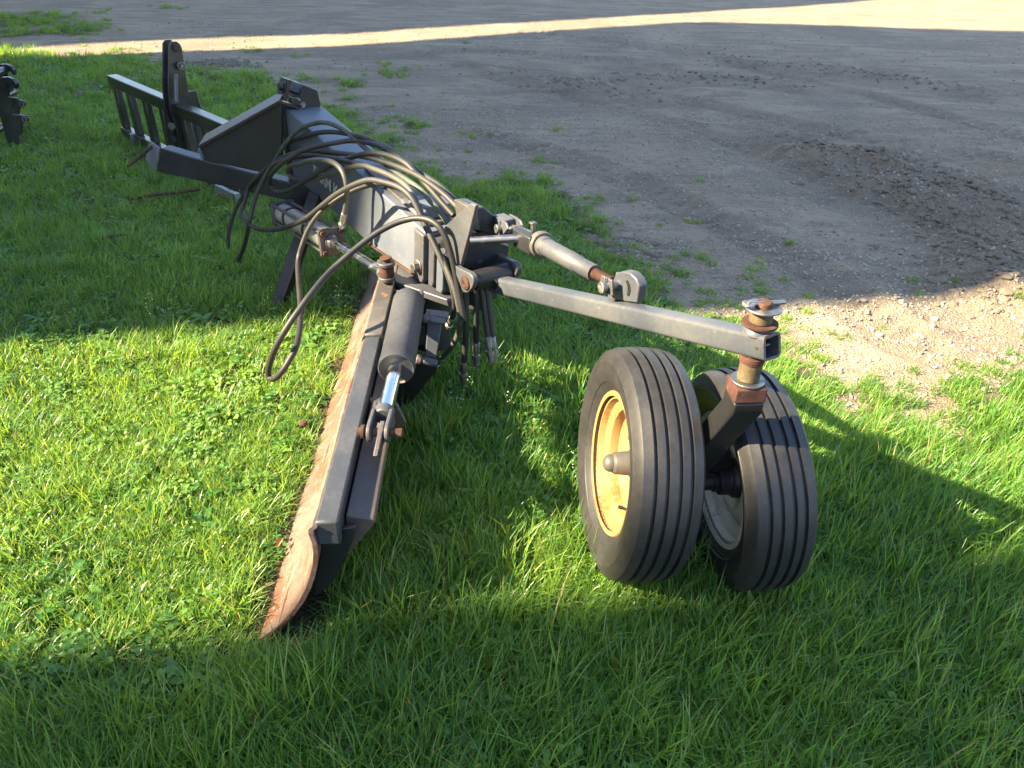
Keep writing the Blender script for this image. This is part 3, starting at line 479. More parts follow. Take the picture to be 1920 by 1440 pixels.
# ================================================================== the grader blade
root = empty('grader_blade', (-.3, 2.6, 0))
tag(root, 'dark grey towed grader blade with coiled hoses and two caster wheels on the grass', 'grader blade')
ztop = lambda s: .715-.148*(s+.32)
BW = .18
b = MB(); b.prism([bp(s, 0, z) for s, z in ((-1.34, ztop(-1.34)), (.095, ztop(.095)), (.0, .44), (-.42, .432), (-1.34, .52))], LB*-BW)
boom = b.build('boom', M['boom'], root, .006)
b = MB(); b.prism([bp(s, .006, z) for s, z in ((-.43, .428), (.0, .436), (.0, .444), (-.43, .437))], LB*-.03); b.build('weld_seam', M['rust'], boom)
b = MB(); b.prism([bp(s, -.035, ztop(s)+.003) for s in (-.5, .06)]+[bp(s, -BW+.02, ztop(s)+.003) for s in (.06, -.5)], UPV*.012); b.build('top_plate', M['worn'], boom, .003)
b = MB(); b.cyl(PT['boom_pin'][0], PT['boom_pin'][1], .0125, 16); b.ring(V(PT['boom_pin'][0])+UPV*.018, V(PT['boom_pin'][0])+UPV*.026, .022, .012); b.build('upright_pin', M['steel'], boom, .001)
b = MB()
for i in range(3): b.prism([bp(s, -.02-.01*i, ztop(s)+.016+.016*i) for s in (-.14+.05*i, .03)]+[bp(s, -.155, ztop(s)+.016+.016*i) for s in (.03, -.14+.05*i)], UPV*.016)
b.build('shim_stack', M['boom'], boom, .002)
# hinge flanges at the near end
for i, (s0, s1_, lat, th) in enumerate(((.012, .085, .012, .028), (.1, .14, -.004, .02), (.165, .215, -.002, .02))):
    b = MB(); b.prism([bp(s0+.01, lat, .655-.02*i), bp(s1_+.012, lat, .645-.02*i), bp(s1_-.005, lat, .455), bp(s1_-.02, lat, .432), bp(s0-.01, lat, .432)], LB*-(.16))
    h = b.build('hinge_flange', M['castiron'] if i < 2 else M['boom'], boom, .005)
    if i == 0:
        b = MB(); b.bolt(bp(.047, .012, .50), LB, .021, .022); b.build('bolt', M['steel'], h, .002)
b = MB(); b.prism([bp(s, -.03, z) for s, z in ((.09, .44), (.36, .44), (.34, .72), (.28, .72), (.1, .6))], LB*-.13); b.build('core_block', M['black'], root, .004)
# tower with its gusset
b = MB(); b.prism(PT['gusset'], LB*-.016); gus = b.build('gusset_plate', M['castiron'], root, .003)
b = MB(); b.prism(PT['tower_face'], HB*-.13); tow = b.build('tower_box', M['dark'], root, .005)
b = MB(); b.prism(PT['tower_top_face'], HB*-.12); b.build('tower_cap', M['dark'], root, .005)
t0 = V(PT['tower_top_face'][0])
b = MB(); b.prism([t0+HB*.003, t0+HB*.003-UPV*.085-LB*.012, t0-UPV*.085+LB*.012, t0+LB*.022], HB*-.12); b.build('edge_plate', M['worn'], root, .003)
# pivot lug, shaft
lp0 = V(PT['lug_pin'])
out = PT['lug_outline']
for off in (0, -.19):
    b = MB(); b.holed([V(p)+LB*off for p in out], lp0+LB*off, .014, LB*-.022); b.build('pivot_lug', M['castiron'], root, .003)
b = MB(); b.cyl(lp0+LB*.008, lp0-LB*.225, .02, 20); b.lathe(lp0+LB*.0, LB, [(0, .027), (.005, .027), (.010, .018), (.012, .012), (.008, .006), (.008, .0001)], 20); b.build('pivot_pin', M['rust'], root, .002)
b = MB(); b.cyl(lp0-LB*.03, lp0-LB*.185, .036, 24); b.build('pivot_sleeve', M['black'], root, .003)
# tail wheel arm
A0, AE, AD, AL, AU = V(PT['arm_start']), V(PT['arm_end']), V(PT['arm_dir']), V(PT['arm_left']), V(PT['arm_up'])
aw, ah = .056, .062
b = MB(); b.tube_section(A0+AD*.02, AE, aw, ah, .007, AL, .012)
arm = b.build('tailwheel_arm', M['arm'], root)
b = MB(); b.beam(lp0-LB*.11, A0+AD*.09, .05, .055, AL); b.build('arm_tongue', M['black'], arm, .004)
b = MB(); b.cyl(AE-AD*.02+AL*.03+AU*.0, AE-AD*.02-AL*.012, .004, 10); b.bolt(AE-AD*.014+AL*.024, -AL, .008, .008); b.build('grease_nipple', M['steel'], arm)
K = V(PT['caster_axis'])
# arm lug
lo = [V(p) for p in PT['lug_arm']]; le = V(PT['link_end'])
b = MB(); b.prism([p-AL*.004 for p in lo], AL*-.032); lug = b.build('link_lug', M['arm'], arm, .004)
b = MB(); c0 = sum((p for p in lo), Vector())/len(lo)
b.prism([c0+AD*(.012+.028*math.cos(t)-.004)+AU*(-.008+.030*math.sin(t)) - AL*.003 for t in np.linspace(-.9, .9, 8)]+[c0+AD*(.012+.016*math.cos(t)-.004)+AU*(-.008+.026*math.sin(t)) - AL*.003 for t in np.linspace(.9, -.9, 8)], AL*.0012); b.build('slot', M['black'], lug)
# top link
ls = V(PT['link_start']); ld = (le-ls); LL = ld.length; ld.normalize(); lside = (LB-ld*LB.dot(ld)).normalized(); lup = ld.cross(lside); lup = lup if lup.z > 0 else -lup
tl = empty('top_link', ls, root)
at_ = lambda t: ls+ld*t
def thread(p0, p1, rr, pitch=.008):
    p0, p1 = V(p0), V(p1); L = (p1-p0).length; pr = []; x = 0
    while x < L: pr += [(x, rr*.78), (x+pitch*.5, rr)]; x += pitch
    return MB().lathe(p0, p1-p0, pr+[(L, rr*.86)], 18)
thread(at_(.04), at_(.12), .0175).build('threaded_rod', M['rust'], tl)
thread(at_(LL-.13), at_(LL-.02), .0185).build('threaded_rod', M['rust'], tl)
b = MB(); b.lathe(at_(.10), ld, [(0, .017), (.002, .023), (.12, .027), (.155, .027), (.155, .033), (.2, .035), (.205, .030), (.40, .029), (.405, .026), (LL-.215, .026), (LL-.215, .018)], 28); b.build('turnbuckle_tube', M['castiron'], tl, .001)  # darker grey carries the shadow that falls along the link
b = MB(); b.lathe(at_(.245), ld, [(0, .026), (.0, .043), (.018, .046), (.03, .043), (.03, .028)], 24, True); b.build('ratchet_ring', M['worn'], tl, .002)
b = MB(); b.beam(at_(.13)+lside*.026, at_(.265)+lside*.028, .036, .064, lside); b.build('ratchet_housing', M['black'], tl, .006)  # black here stands for the shadow over the link's middle
b = MB(); b.beam(at_(.205)+lup*.025, at_(.205)+lup*.062, .014, .016, lside); b.beam(at_(.205)+lup*.056, at_(.205)+lup*.064, .022, .026, lside); b.build('pawl_knob', M['steel'], tl, .002)
for s_ in (1, -1):
    b = MB(); b.prism([at_(.012)+lside*s_*.024+lup*.034, at_(.058)+lside*s_*.024+lup*.03, at_(.075)+lside*s_*.024+lup*.012, at_(.075)+lside*s_*.024-lup*.02, at_(.05)+lside*s_*.024-lup*.036, at_(-.035)+lside*s_*.024-lup*.03, at_(-.035)+lside*s_*.024+lup*.034], lside*s_*.009); b.build('clevis_plate', M['castiron'], tl, .003)
    b = MB(); b.prism([at_(LL-.035)+lside*s_*.022+lup*.024, at_(LL+.022)+lside*s_*.022+lup*.026, at_(LL+.03)+lside*s_*.022-lup*.02, at_(LL-.02)+lside*s_*.022-lup*.026, at_(LL-.042)+lside*s_*.022-lup*.012], lside*s_*.008); b.build('clevis_plate', M['castiron'], tl, .003)
b = MB(); b.beam(at_(.055), at_(.078), .056, .036, lside); b.build('clevis_web', M['castiron'], tl, .006)
for t in (.012, LL):
    b = MB(); b.cyl(at_(t)-lside*.045, at_(t)+lside*.044, .0125, 18); b.cyl(at_(t)+lside*.044, at_(t)+lside*.052, .017, 18); b.tube(spline([at_(t)+lside*.037+lup*.03, at_(t)+lside*.037, at_(t)+lside*.037-lup*.028], 4), .0025, 8); b.build('clevis_pin', M['zinc'], tl, .0015)
b = MB(); p0 = at_(.17)+lside*.035+lup*.004; p1 = V(PT['handle_end']); b.ring(p0, p1, .0145, .0105, 20); b.build('crank_handle', M['tube'], tl)
b = MB(); b.beam(ls-HB*.055+UPV*.002, ls+ld*.02, .045, .06, LB); b.build('link_anchor', M['castiron'], root, .005)

# caster
cz = lambda z: Vector((K.x, K.y, z))
zt_, zb_ = K.z+ah/2+.004, K.z-ah/2-.002
b = MB(); b.cyl(cz(zb_-.09), cz(zt_+.074), .0193, 24); sh = b.build('caster_shaft', M['rust'], root, .003)
b = MB(); b.lathe(cz(zt_-.004), UPV, [(0, .038), (.008, .036), (.014, .03), (.014, .0195)], 24); b.build('weld_collar', M['arm'], sh)
b = MB(); b.ring(cz(zt_+.0145), cz(zt_+.021), .042, .0195, 28); b.build('washer', M['rustred'], sh, .001)
b = MB(); b.ring(cz(zt_+.0215), cz(zt_+.055), .027, .0195, 28); b.build('spacer_tube', M['brass'], sh, .002)
b = MB(); b.ring(cz(zt_+.0555), cz(zt_+.0605), .043, .0195, 30); b.build('washer', M['zinc'], sh, .001)
dk = Vector((.95, .31, 0)); zc = zt_+.068
b = MB(); b.cyl(cz(zc)-dk*.045+UPV*.004, cz(zc)+dk*.055-UPV*.003, .0055, 12); b.tube(arc(cz(zc)-dk*.042+UPV*.004, dk, UPV.cross(dk), .011, 0, 2*math.pi, 16), .004, 8); b.build('linch_pin', M['zinc'], sh)
b = MB(); b.ring(cz(zb_-.012), cz(zb_), .031, .0195, 24); b.ring(cz(zb_-.018), cz(zb_-.013), .0295, .0195, 24); b.build('washer', M['rustred'], sh, .0015)
b = MB(); b.ring(cz(zb_-.066), cz(zb_-.019), .027, .0195, 28); b.build('spacer_tube', M['brass'], sh, .002)
b = MB(); b.ring(cz(zb_-.0725), cz(zb_-.0665), .041, .0195, 28); b.build('washer', M['zinc'], sh, .001)
zk = zb_-.073
# wheels -----------------------------------------------------------
LW = dict(c=Vector((.366, 1.815, .350)), a=.13, nz=.08, R=.345, W=.195)
RW = dict(c=Vector((.690, 1.815, .308)), a=.13, nz=-.06, R=.332, W=.19)
AXC = (LW['c']+RW['c'])/2+Vector((-.03, 0, .0))
legd = (AXC-cz(zk)); 
fx = Vector((-.996, -.087, 0)).normalized(); fy = Vector((-fx.y, fx.x, 0)); fy = fy if fy.y < 0 else -fy   # left face normal fx, near face normal fy
w2 = .039
blk = [cz(zk)+fx*a_+fy*b_ for a_, b_ in ((w2, w2), (w2, -w2), (-w2, -w2), (-w2, w2))]
b = MB(); b.prism([p-UPV*.001 for p in blk], UPV*-.04); cb = b.build('caster_block', M['rustred'], root, .004)
top = cz(zk-.0415)
n_ = len(blk)
def legring(p, up_off): return [p+fx*a_+fy*b_+UPV*up_off for a_, b_ in ((w2-.002, w2-.002), (w2-.002, -w2), (-w2, -w2), (-w2, w2-.002))]
b = MB(); r1_, r2_, r3_ = legring(top, 0), legring(top-UPV*.03, 0), legring(AXC-UPV*.045, 0)
r4_ = legring(AXC-UPV*.115, 0); vs = r1_+r2_+r3_+r4_
fs = [[0, 1, 2, 3], [15, 14, 13, 12]]
for L_ in range(3):
    for i in range(4): fs.append([L_*4+i, L_*4+(i+1) % 4, L_*4+4+(i+1) % 4, L_*4+4+i])
b.add(vs, fs); leg = b.build('caster_leg', M['black'], root, .005)  # black includes the shade on the leg's near face
b = MB(); b.prism(PT['axle_plate'], Vector((0, .03, 0))); b.build('axle_plate', M['black'], root, .003)
def wheel(d, mirror, rimmat, name='wheel'):
    n = Vector((-math.cos(d['a']), -math.sin(d['a']), d['nz'])).normalized(); R, W = d['R'], d['W']; c = d['c']
    wh = empty(name, c, root)
    s = 1 if not mirror else -1            # s=1: outer face on the left
    # tyre: closed section, grooves cut in the tread
    prof = []
    rr = R*.60; hw = W/2
    side = [(-.60*hw, rr-.003), (-.66*hw, rr+.002), (-.78*hw, rr+.018), (-.86*hw, rr+.033), (-.89*hw, rr+.0345), (-.9*hw, rr+.038), (-.93*hw, rr+.05), (-1.0*hw, rr+.08), (-.99*hw, R-.052), (-1.0*hw, R-.049), (-1.0*hw, R-.046), (-.975*hw, R-.042), (-.92*hw, R-.024), (-.82*hw, R-.011)]
    tread = []; gr = (-.5, -.18, .18, .5); gw = .006; crown = lambda x: R-.009*(x/hw)**2*1.2
    x = -.72*hw
    tread.append((-.74*hw, crown(-.74*hw)-.003))
    for g in gr:
        gxx = g*hw
        tread += [(gxx-gw, crown(gxx)), (gxx-gw*.7, crown(gxx)-.011), (gxx+gw*.7, crown(gxx)-.011), (gxx+gw, crown(gxx))]
        nxt = gxx+.17*hw
        tread.append((nxt, crown(nxt)))
    tread[-1] = (.74*hw, crown(.74*hw)-.003)
    prof = side+tread+[(-h, q_) for h, q_ in side[::-1]]+[(.3*hw, rr-.003), (-.3*hw, rr-.003)]
    MB().lathe(c, n, prof, 96, True).build('tyre', M['tyre'], wh, 0, 28)
    # rim: drop centre barrel with rolled flanges
    fl = hw*.66; th = .004
    bar = [(fl+.006, rr-.002), (fl+.008, rr+.005), (fl+.002, rr+.009), (fl-.006, rr+.003), (fl-.006, rr-.010), (fl*.62, rr-.016), (fl*.45, rr-.042), (fl*.1, rr-.048), (-fl*.35, rr-.044), (-fl*.62, rr-.016), (-fl+.006, rr-.010), (-fl+.006, rr+.003), (-fl-.002, rr+.009), (-fl-.008, rr+.005), (-fl-.006, rr-.002)]
    inn = [(h, q_-th*1.3) for h, q_ in bar[::-1]]
    rm = MB().lathe(c, n, bar+[(h, q_-.006) for h, q_ in bar[::-1] if True], 72, True).build('rim', rimmat, wh, 0, 40)
    # dish
    q0 = rr-.05; e = -s*.012
    dish = [(e+s*.016, q0+.002), (e+s*.012, q0-.012), (e-s*.006, q0-.028), (e-s*.012, q0-.06), (e-s*.004, .075), (e+s*.004, .068), (e+s*.004, .03)]
    dish2 = [(h-s*.006, q_) for h, q_ in dish[::-1]]
    MB().lathe(c, n, dish+dish2, 56, True).build('disc', rimmat, wh, 0, 40)
    # hub
    ho = e+s*.005
    b = MB(); b.lathe(c, n*s, [(s*ho, .052), (s*ho+.012, .048), (s*ho+.02, .037), (s*ho+.065, .033), (s*ho+.069, .0305), (s*ho+.071, .029)], 32); hb_ = b.build('hub', M['hub'], wh, .0015)
    b = MB(); b.lathe(c, n*s, [(s*ho+.0712, .029), (s*ho+.073, .0265), (s*ho+.084, .0262), (s*ho+.093, .021), (s*ho+.098, .012), (s*ho+.0995, .0001)], 28); b.build('hub_cap', M['hub'], hb_)
    d_, a_, b_ = basis(n)
    for i in range(5):
        t = i*2*math.pi/5+.5; p = c+n*(ho)+(a_*math.cos(t)+b_*math.sin(t))*.085
        b = MB(); b.bolt(p-n*s*.006, n*s, .0095, .014); b.build('lug_bolt', M['hub'], wh, .001)
    # inner hub and spindle
    b = MB(); b.lathe(c, -n*s, [(-s*e+.004, .062), (-s*e+.02, .058), (-s*e+.03, .048), (-s*e+.06, .046), (-s*e+.066, .03), (-s*e+.11, .028)], 28); b.build('hub_back', M['black'], wh, .002)
    # valve stem
    tv = math.radians(205 if not mirror else 150); rad_ = a_*math.cos(tv)+b_*math.sin(tv)
    p = c+n*s*.02+rad_*(rr-.05)
    b = MB(); b.lathe(p, (n*s*.9-rad_*.35), [(0, .009), (.012, .008), (.014, .005), (.036, .0042), (.037, .0055), (.048, .0055), (.05, .003)], 12); b.build('valve_stem', M['black'], wh)
    return wh, n
wl, nl = wheel(LW, False, M['rim']); wr, nr = wheel(RW, True, M['rim_pale'])
wl['label'] = 'wheel with a rusty yellow rim facing out'; wr['label'] = 'wheel showing its pale inner rim'
b = MB(); b.beam(LW['c']-nl*.05, RW['c']+nr*.05, .05, .05); b.cyl(LW['c']-nl*.04, LW['c']-nl*.09, .035); b.cyl(RW['c']+nr*.04, RW['c']+nr*.09, .035); b.build('axle', M['black'], root, .004)

# moldboard --------------------------------------------------------
B0 = V(PT['blade_corner']); BD = Vector((-.047, 1, 0)).normalized(); BN = Vector((BD.y, -BD.x, 0))     # along, and towards the back (+X)
def bl(x, z, t=0): return B0+BN*x+BD*t+UPV*z
face = [(-.012, -.03), (0, 0), (.03, .028), (.06, .057), (.098, .103), (.13, .154), (.153, .2), (.17, .245), (.181, .282), (.187, .32), (.187, .355), (.181, .385), (.183, .4), (.192, .408)]
back = [(x+.012, z-.004) for x, z in face[::-1]]
BLEN = 2.6
b = MB(); nsec = 26
prof2 = face+back
sec = []
for j in range(nsec+1):
    t = BLEN*j/nsec
    sec.append([bl(x+(.002*math.sin(t*9+z*14)), z, t+(.0 if j else .05*max(0, z-.05)*.6)) for x, z in prof2])
vs = [p for s_ in sec for p in s_]; m_ = len(prof2); fs = [list(range(m_))[::-1], list(range(nsec*m_, (nsec+1)*m_))]
for j in range(nsec):
    for i in range(m_): fs.append([j*m_+i, j*m_+(i+1) % m_, (j+1)*m_+(i+1) % m_, (j+1)*m_+i])
b.add(vs, fs); mold = b.build('moldboard', M['mold'], root, 0, 50); mold['label'] = 'curved moldboard scoured tan with rust streaks'
b = MB(); b.prism([bl(x, z, -.006) for x, z in ((.006, -.02), (.036, .03), (.098, .096), (.104, .089), (.048, .02), (.02, -.03))], BD*BLEN*.995); b.build('cutting_edge', M['rust'], mold, .002)
b = MB()
b.prism([bl(x, z, .02) for x, z in ((.195, .335), (.195, .414), (.256, .418), (.256, .335))], BD*.98); pb = b.build('push_beam', M['beam'], root, .007)
b = MB(); b.prism([bl(x, z, 1.0) for x, z in ((.193, .345), (.193, .424), (.262, .428), (.262, .335))], BD*(BLEN-1.02)); b.build('beam_sleeve', M['worn'], pb, .006)
b = MB(); b.prism([bl(x, z, .085) for x, z in ((.2, .33), (.258, .334), (.262, .38), (.335, .364), (.338, .352), (.265, .25), (.2, .2), (.172, .24), (.2, .29))], BD*(BLEN-.1)); rib = b.build('rear_rib', M['ribp'], root, .004)
b = MB(); b.prism(PT['end_plate'], BD*.012); b.build('end_plate', M['black'], root, .003)  # black stands for the shade this plate lies in
for t_ in (.62, 1.0, 1.5):
    b = MB(); b.prism([bl(x, z, t_) for x, z in ((.257, .39), (.345, .37), (.37, .30), (.30, .22))], BD*.02); b.build('rib_gusset', M['ribp'], rib, .003)

# turntable and pivot under the boom
b = MB(); b.prism(PT['turntable'], UPV*-.03); tt = b.build('turntable_plate', M['castiron'], root, .004)
ctr = sum((V(p) for p in PT['turntable']), Vector())/7
b = MB(); b.cyl(V((ctr.x, ctr.y, .398)), V((ctr.x, ctr.y, .12)), .085, 28); b.build('pivot_post', M['black'], tt, .004)
b = MB(); b.beam(V((ctr.x, ctr.y, .2)), bl(.3, .2, 1.45), .09, .14, UPV); b.build('pivot_bracket', M['black'], tt, .004)
b = MB(); b.prism(PT['back_plate'], Vector((0, .016, 0))); b.build('back_plate', M['black'], root, .003)
ch = PT['channel']
b = MB(); b.prism(ch, Vector((0, .05, 0))); b.prism([V(ch[0])+Vector((-.012, .004, 0)), V(ch[1])+Vector((.02, .004, .006)), V(ch[1])+Vector((.02, .05, .006)), V(ch[0])+Vector((-.012, .05, 0))], UPV*-.008); b.build('bracket_channel', M['boom'], root, .003)
# tilt cylinder over the blade
t0_, t1_, t2_ = [V(p) for p in PT['tilt_cyl']]; td = (t1_-t0_).normalized(); TL = (t1_-t0_).length; RC = .058
tc = empty('tilt_cylinder', t0_, root)
b = MB(); b.lathe(t0_, td, [(0, .03), (.0, .046), (.012, RC), (TL-.04, RC), (TL-.038, RC+.0015), (TL, RC+.0015), (TL+.002, RC-.002), (TL-.004, RC-.006), (TL-.006, .03)], 40); b.build('barrel', M['cylgrey'], tc, 0, 40)
b = MB(); b.cyl(t1_-td*.05, t2_, .0225, 28); b.build('rod', M['chrome'], tc)
_, ta, tb = basis(td)
b = MB(); b.beam(t0_-td*.05, t0_+td*.02, .04, .04, ta); b.cyl(t0_-td*.045-ta*.05, t0_-td*.045+ta*.05, .015); b.build('base_eye', M['castiron'], tc, .004)
c0_, c1_ = [V(p) for p in PT['tilt_clevis']]; cd = (c1_-c0_).normalized(); ca = V(PT['tilt_pin'][1])-V(PT['tilt_pin'][0]); ca = (ca-cd*ca.dot(cd)).normalized(); cbn = cd.cross(ca)
b = MB(); b.cyl(c0_-cd*.005, c0_+cd*.03, .03, 20); b.build('clevis_boss', M['castiron'], tc, .004)
for s_ in (1, -1):
    b = MB(); ctr_ = c0_+cd*.095
    pl = [c0_+cd*.02+cbn*.028, c0_+cd*.02-cbn*.028]+[ctr_+cd*.03*math.cos(t)+cbn*-.03*math.sin(t) for t in np.linspace(math.pi/2, -math.pi/2, 9)]
    b.prism([p+ca*s_*.02 for p in pl], ca*s_*.013); b.build('clevis_plate', M['castiron'], tc, .004)
ctr_ = c0_+cd*.095
b = MB(); b.cyl(ctr_-ca*.06, ctr_+ca*.07, .0135, 16); b.cyl(ctr_-ca*.052, ctr_-ca*.04, .021, 16); b.build('clevis_pin', M['rust'], tc, .002)
b = MB(); b.prism([ctr_+cd*-.03+cbn*.02, ctr_+cd*-.03-cbn*.02, bl(.32, .37, .70), bl(.27, .40, .60), bl(.27, .40, .52), bl(.32, .36, .50), ctr_+cd*.10+cbn*-.0], ca*.016); b.build('blade_lug', M['castiron'], root, .004)
for nm in ('port_up', 'port_low'):
    p0, p1 = [V(p) for p in PT[nm]]; dd = (p1-p0).normalized(); L_ = (p1-p0).length
    b = MB(); b.lathe(p0-dd*.02, dd, [(0, .014), (.035, .014), (.036, .018), (.05, .018), (.051, .012), (.06, .012), (.061, .0145), (L_+.02, .0135)], 14); b.build('hose_port', M['castiron'], tc, .001)
# swing cylinder beside the boom
s0_, s1__, s2_ = [V(p) for p in PT['swing_cyl']]; sd = (s1__-s0_).normalized(); SL = (s1__-s0_).length
sc = empty('swing_cylinder', s0_, root); sa = (LB-sd*LB.dot(sd)).normalized(); sb = sd.cross(sa); RB = .05
b = MB(); b.lathe(s0_, sd, [(0.02, RB-.004), (.02, RB), (SL-.01, RB), (SL-.01, RB-.004)], 40); b.build('barrel', M['barrel'], sc)
for t in (.0, SL-.012):
    b = MB(); b.beam(s0_+sd*t, s0_+sd*(t+.024), .122, .122, sa); b.build('end_cap', M['castiron'], sc, .004)
for t in (.13, SL*.62):
    b = MB(); b.lathe(s0_+sd*t, sd, [(0, RB+.004), (.022, RB+.004)], 32); b.build('band', M['black'], sc)
for i in (1, -1):
    for j in (1, -1):
        q_ = s0_+sa*i*.046+sb*j*.046
        b = MB(); b.cyl(q_-sd*.012, q_+sd*(SL+.026), .0075, 12); tr = b.build('tie_rod', M['steel'], sc)
        for qq, dd_ in ((q_+sd*(SL+.012), sd), (q_, -sd)): b = MB(); b.bolt(qq, dd_, .013, .013); b.build('nut', M['rust'], sc, .001)
b = MB(); b.lathe(s0_+sd*(SL+.01), sd, [(0, .04), (.012, .038), (.012, .034), (.02, .031), (.03, .027)], 28); b.build('gland', M['castiron'], sc, .001)
b = MB(); b.cyl(s0_+sd*SL, s2_, .0225, 24); b.build('rod', M['chrome'], sc)
y0, y1, y2 = [V(p) for p in PT['yoke']]
b = MB(); b.cyl(s2_-sd*.0, s2_+sd*.02, .026, 20); b.build('rod_boss', M['castiron'], sc, .003)
for dz in (.042, -.02):
    b = MB(); c_ = s2_+sd*.045+UPV*dz
    b.ring(c_, c_+UPV*.016, .036, .017, 24); b.beam(s2_+sd*.0+UPV*(dz+.008), s2_+sd*.025+UPV*(dz+.008), .036, .0155, sa); b.build('rod_clevis', M['castiron'], sc, .003)
c_ = s2_+sd*.045
b = MB(); b.cyl(c_-UPV*.08, c_+UPV*.07, .0165, 20); b.cyl(c_+UPV*.07, c_+UPV*.078, .024, 18); b.build('clevis_pin', M['rustred'], sc, .003)
b = MB(); b.ring(c_-UPV*.004, c_+UPV*.038, .03, .0166, 22); b.build('eye_boss', M['rustred'], tt, .002)
b = MB(); dn = c_-UPV*.062; b.tube(spline([dn-sa*.03, dn+sd*.02+sa*.006, dn+sd*.05-sa*.01, dn+sd*.09-sa*.03], 5), .009, 10); b.bolt(dn+sd*.09-sa*.03, sd, .012, .016); b.build('keeper_bolt', M['steel'], sc)
b = MB(); b.beam(s0_-sd*.07, s0_+sd*.0, .05, .06, sa); b.beam(s0_-sd*.06, s0_-sd*.06-LB*.14, .07, .05, UPV); b.build('cylinder_mount', M['dark'], root, .004)

# parking stand
sf, st = V(PT['stand'][0]), V(PT['stand'][1]); 
b = MB(); b.beam(sf+(sf-st).normalized()*.03, st, .062, .062, (HB*.55+LB*.83)); b.build('parking_stand', M['dark'], root, .005)

# hitch end ---------------------------------------------------------
HD, HN = V(PT['hitch_dir']), V(PT['hitch_normal'])
hbar = [V(p) for p in PT['hitch_bar']]
b = MB(); b.prism(hbar, -HN*.075); hbr = b.build('hitch_arm', M['dark'], root, .006)
e_ = hbar[0]; e2 = hbar[1]
b = MB(); b.prism([V(p)-HD*.001 for p in PT['hitch_end']], -HD*.012); b.build('end_plate', M['boom'], hbr, .004)  # lighter grey than the arm paints in the light on this face
g_ = [V(p) for p in PT['hitch_gusset']]
b = MB(); b.prism([p-HN*.01 for p in g_], -HN*.014); b.build('hitch_gusset', M['dark'], root, .003)
f0, f1 = [V(p) for p in PT['hitch_flange']]; fd2 = (f1-f0).normalized(); fn2 = HN.cross(fd2); fn2 = fn2 if fn2.z > 0 else -fn2
b = MB(); fw = -HN*.075+UPV*.045; b.prism([f0+HN*.006, f1+HN*.006, f1+fw, f0+fw], -fn2*.016); fl_ = b.build('hitch_flange', M['dark'], root, .004)
b = MB(); b.prism([f0+HN*.004-fn2*.017, f0+fw-fn2*.017, f0+fw-UPV*.1+HD*.02, f0+HN*.004-UPV*.07+HD*.02], -HD*.012); b.build('flange_foot', M['boom'], fl_, .003)
hp0, hp1 = [V(p) for p in PT['hitch_pin']]; b = MB(); b.cyl(hp0-(hp1-hp0).normalized()*.05, hp1, .009, 14); b.build('hitch_pin', M['rust'], root, .002)
b = MB(); b.prism(PT['top_lug_near'], HB*-.1); b.build('top_lug', M['dark'], root, .003)
b = MB(); b.prism(PT['far_lug'], HB*-.1); b.build('top_lug', M['boom'], root, .003)
b = MB(); b.prism(PT['dark_plate'], HB*-.014); b.build('mast_plate', M['dark'], root, .003)
b = MB(); b.prism(PT['clamp_block'], HB*-.05); cbk = b.build('clamp_block', M['dark'], root, .003)
b = MB(); b.bolt(sum((V(p) for p in PT['clamp_block'][2:]), Vector())/2-LB*-.015+HB*.001, HB, .011, .012); b.build('bolt', M['steel'], cbk, .001)
l0, l1 = [V(p) for p in PT['lug_bolt']]; b = MB(); b.cyl(l0+(l0-l1).normalized()*.06, l1, .014, 16); b.bolt(l0-(l1-l0).normalized()*.035, (l0-l1), .02, .02); b.build('top_pin', M['black'], root, .002)
b = MB(); b.prism(PT['collar'], HB*-.09); b.build('boom_collar', M['dark'], root, .003)
b = MB(); b.prism([bp(-1.30, .012, ztop(-1.3)+.01), bp(-1.30, -BW-.012, ztop(-1.3)+.01), bp(-1.30, -BW-.012, .5), bp(-1.30, .012, .5)], HB*-.05); b.build('boom_root_plate', M['dark'], root, .003)

# lettering on the boom side
cu = bpy.data.curves.new('letters', 'FONT'); cu.body = 'FARM K'; cu.size = .085; cu.offset = .0018; cu.extrude = .0006; cu.shear = .12; cu.align_x = 'RIGHT'; cu.space_character = .95
to = bpy.data.objects.new('letters_curve', cu); C.objects.link(to); bpy.context.view_layer.update()
lm = bpy.data.meshes.new_from_object(to.evaluated_get(bpy.context.evaluated_depsgraph_get())); bpy.data.objects.remove(to)
lm.materials.append(M['white']); lett = bpy.data.objects.new('lettering', lm); C.objects.link(lett); lett.parent = boom
slope = (HB-UPV*.12).normalized(); upb = (UPV+HB*.12).normalized(); nrm = LB
org = root.location.copy(); pL = V(PT['letters'])+HB*.115+LB*.001-org
lett.matrix_local = Matrix(((slope.x, upb.x, nrm.x, pL.x), (slope.y, upb.y, nrm.y, pL.y), (slope.z, upb.z, nrm.z, pL.z), (0, 0, 0, 1)))

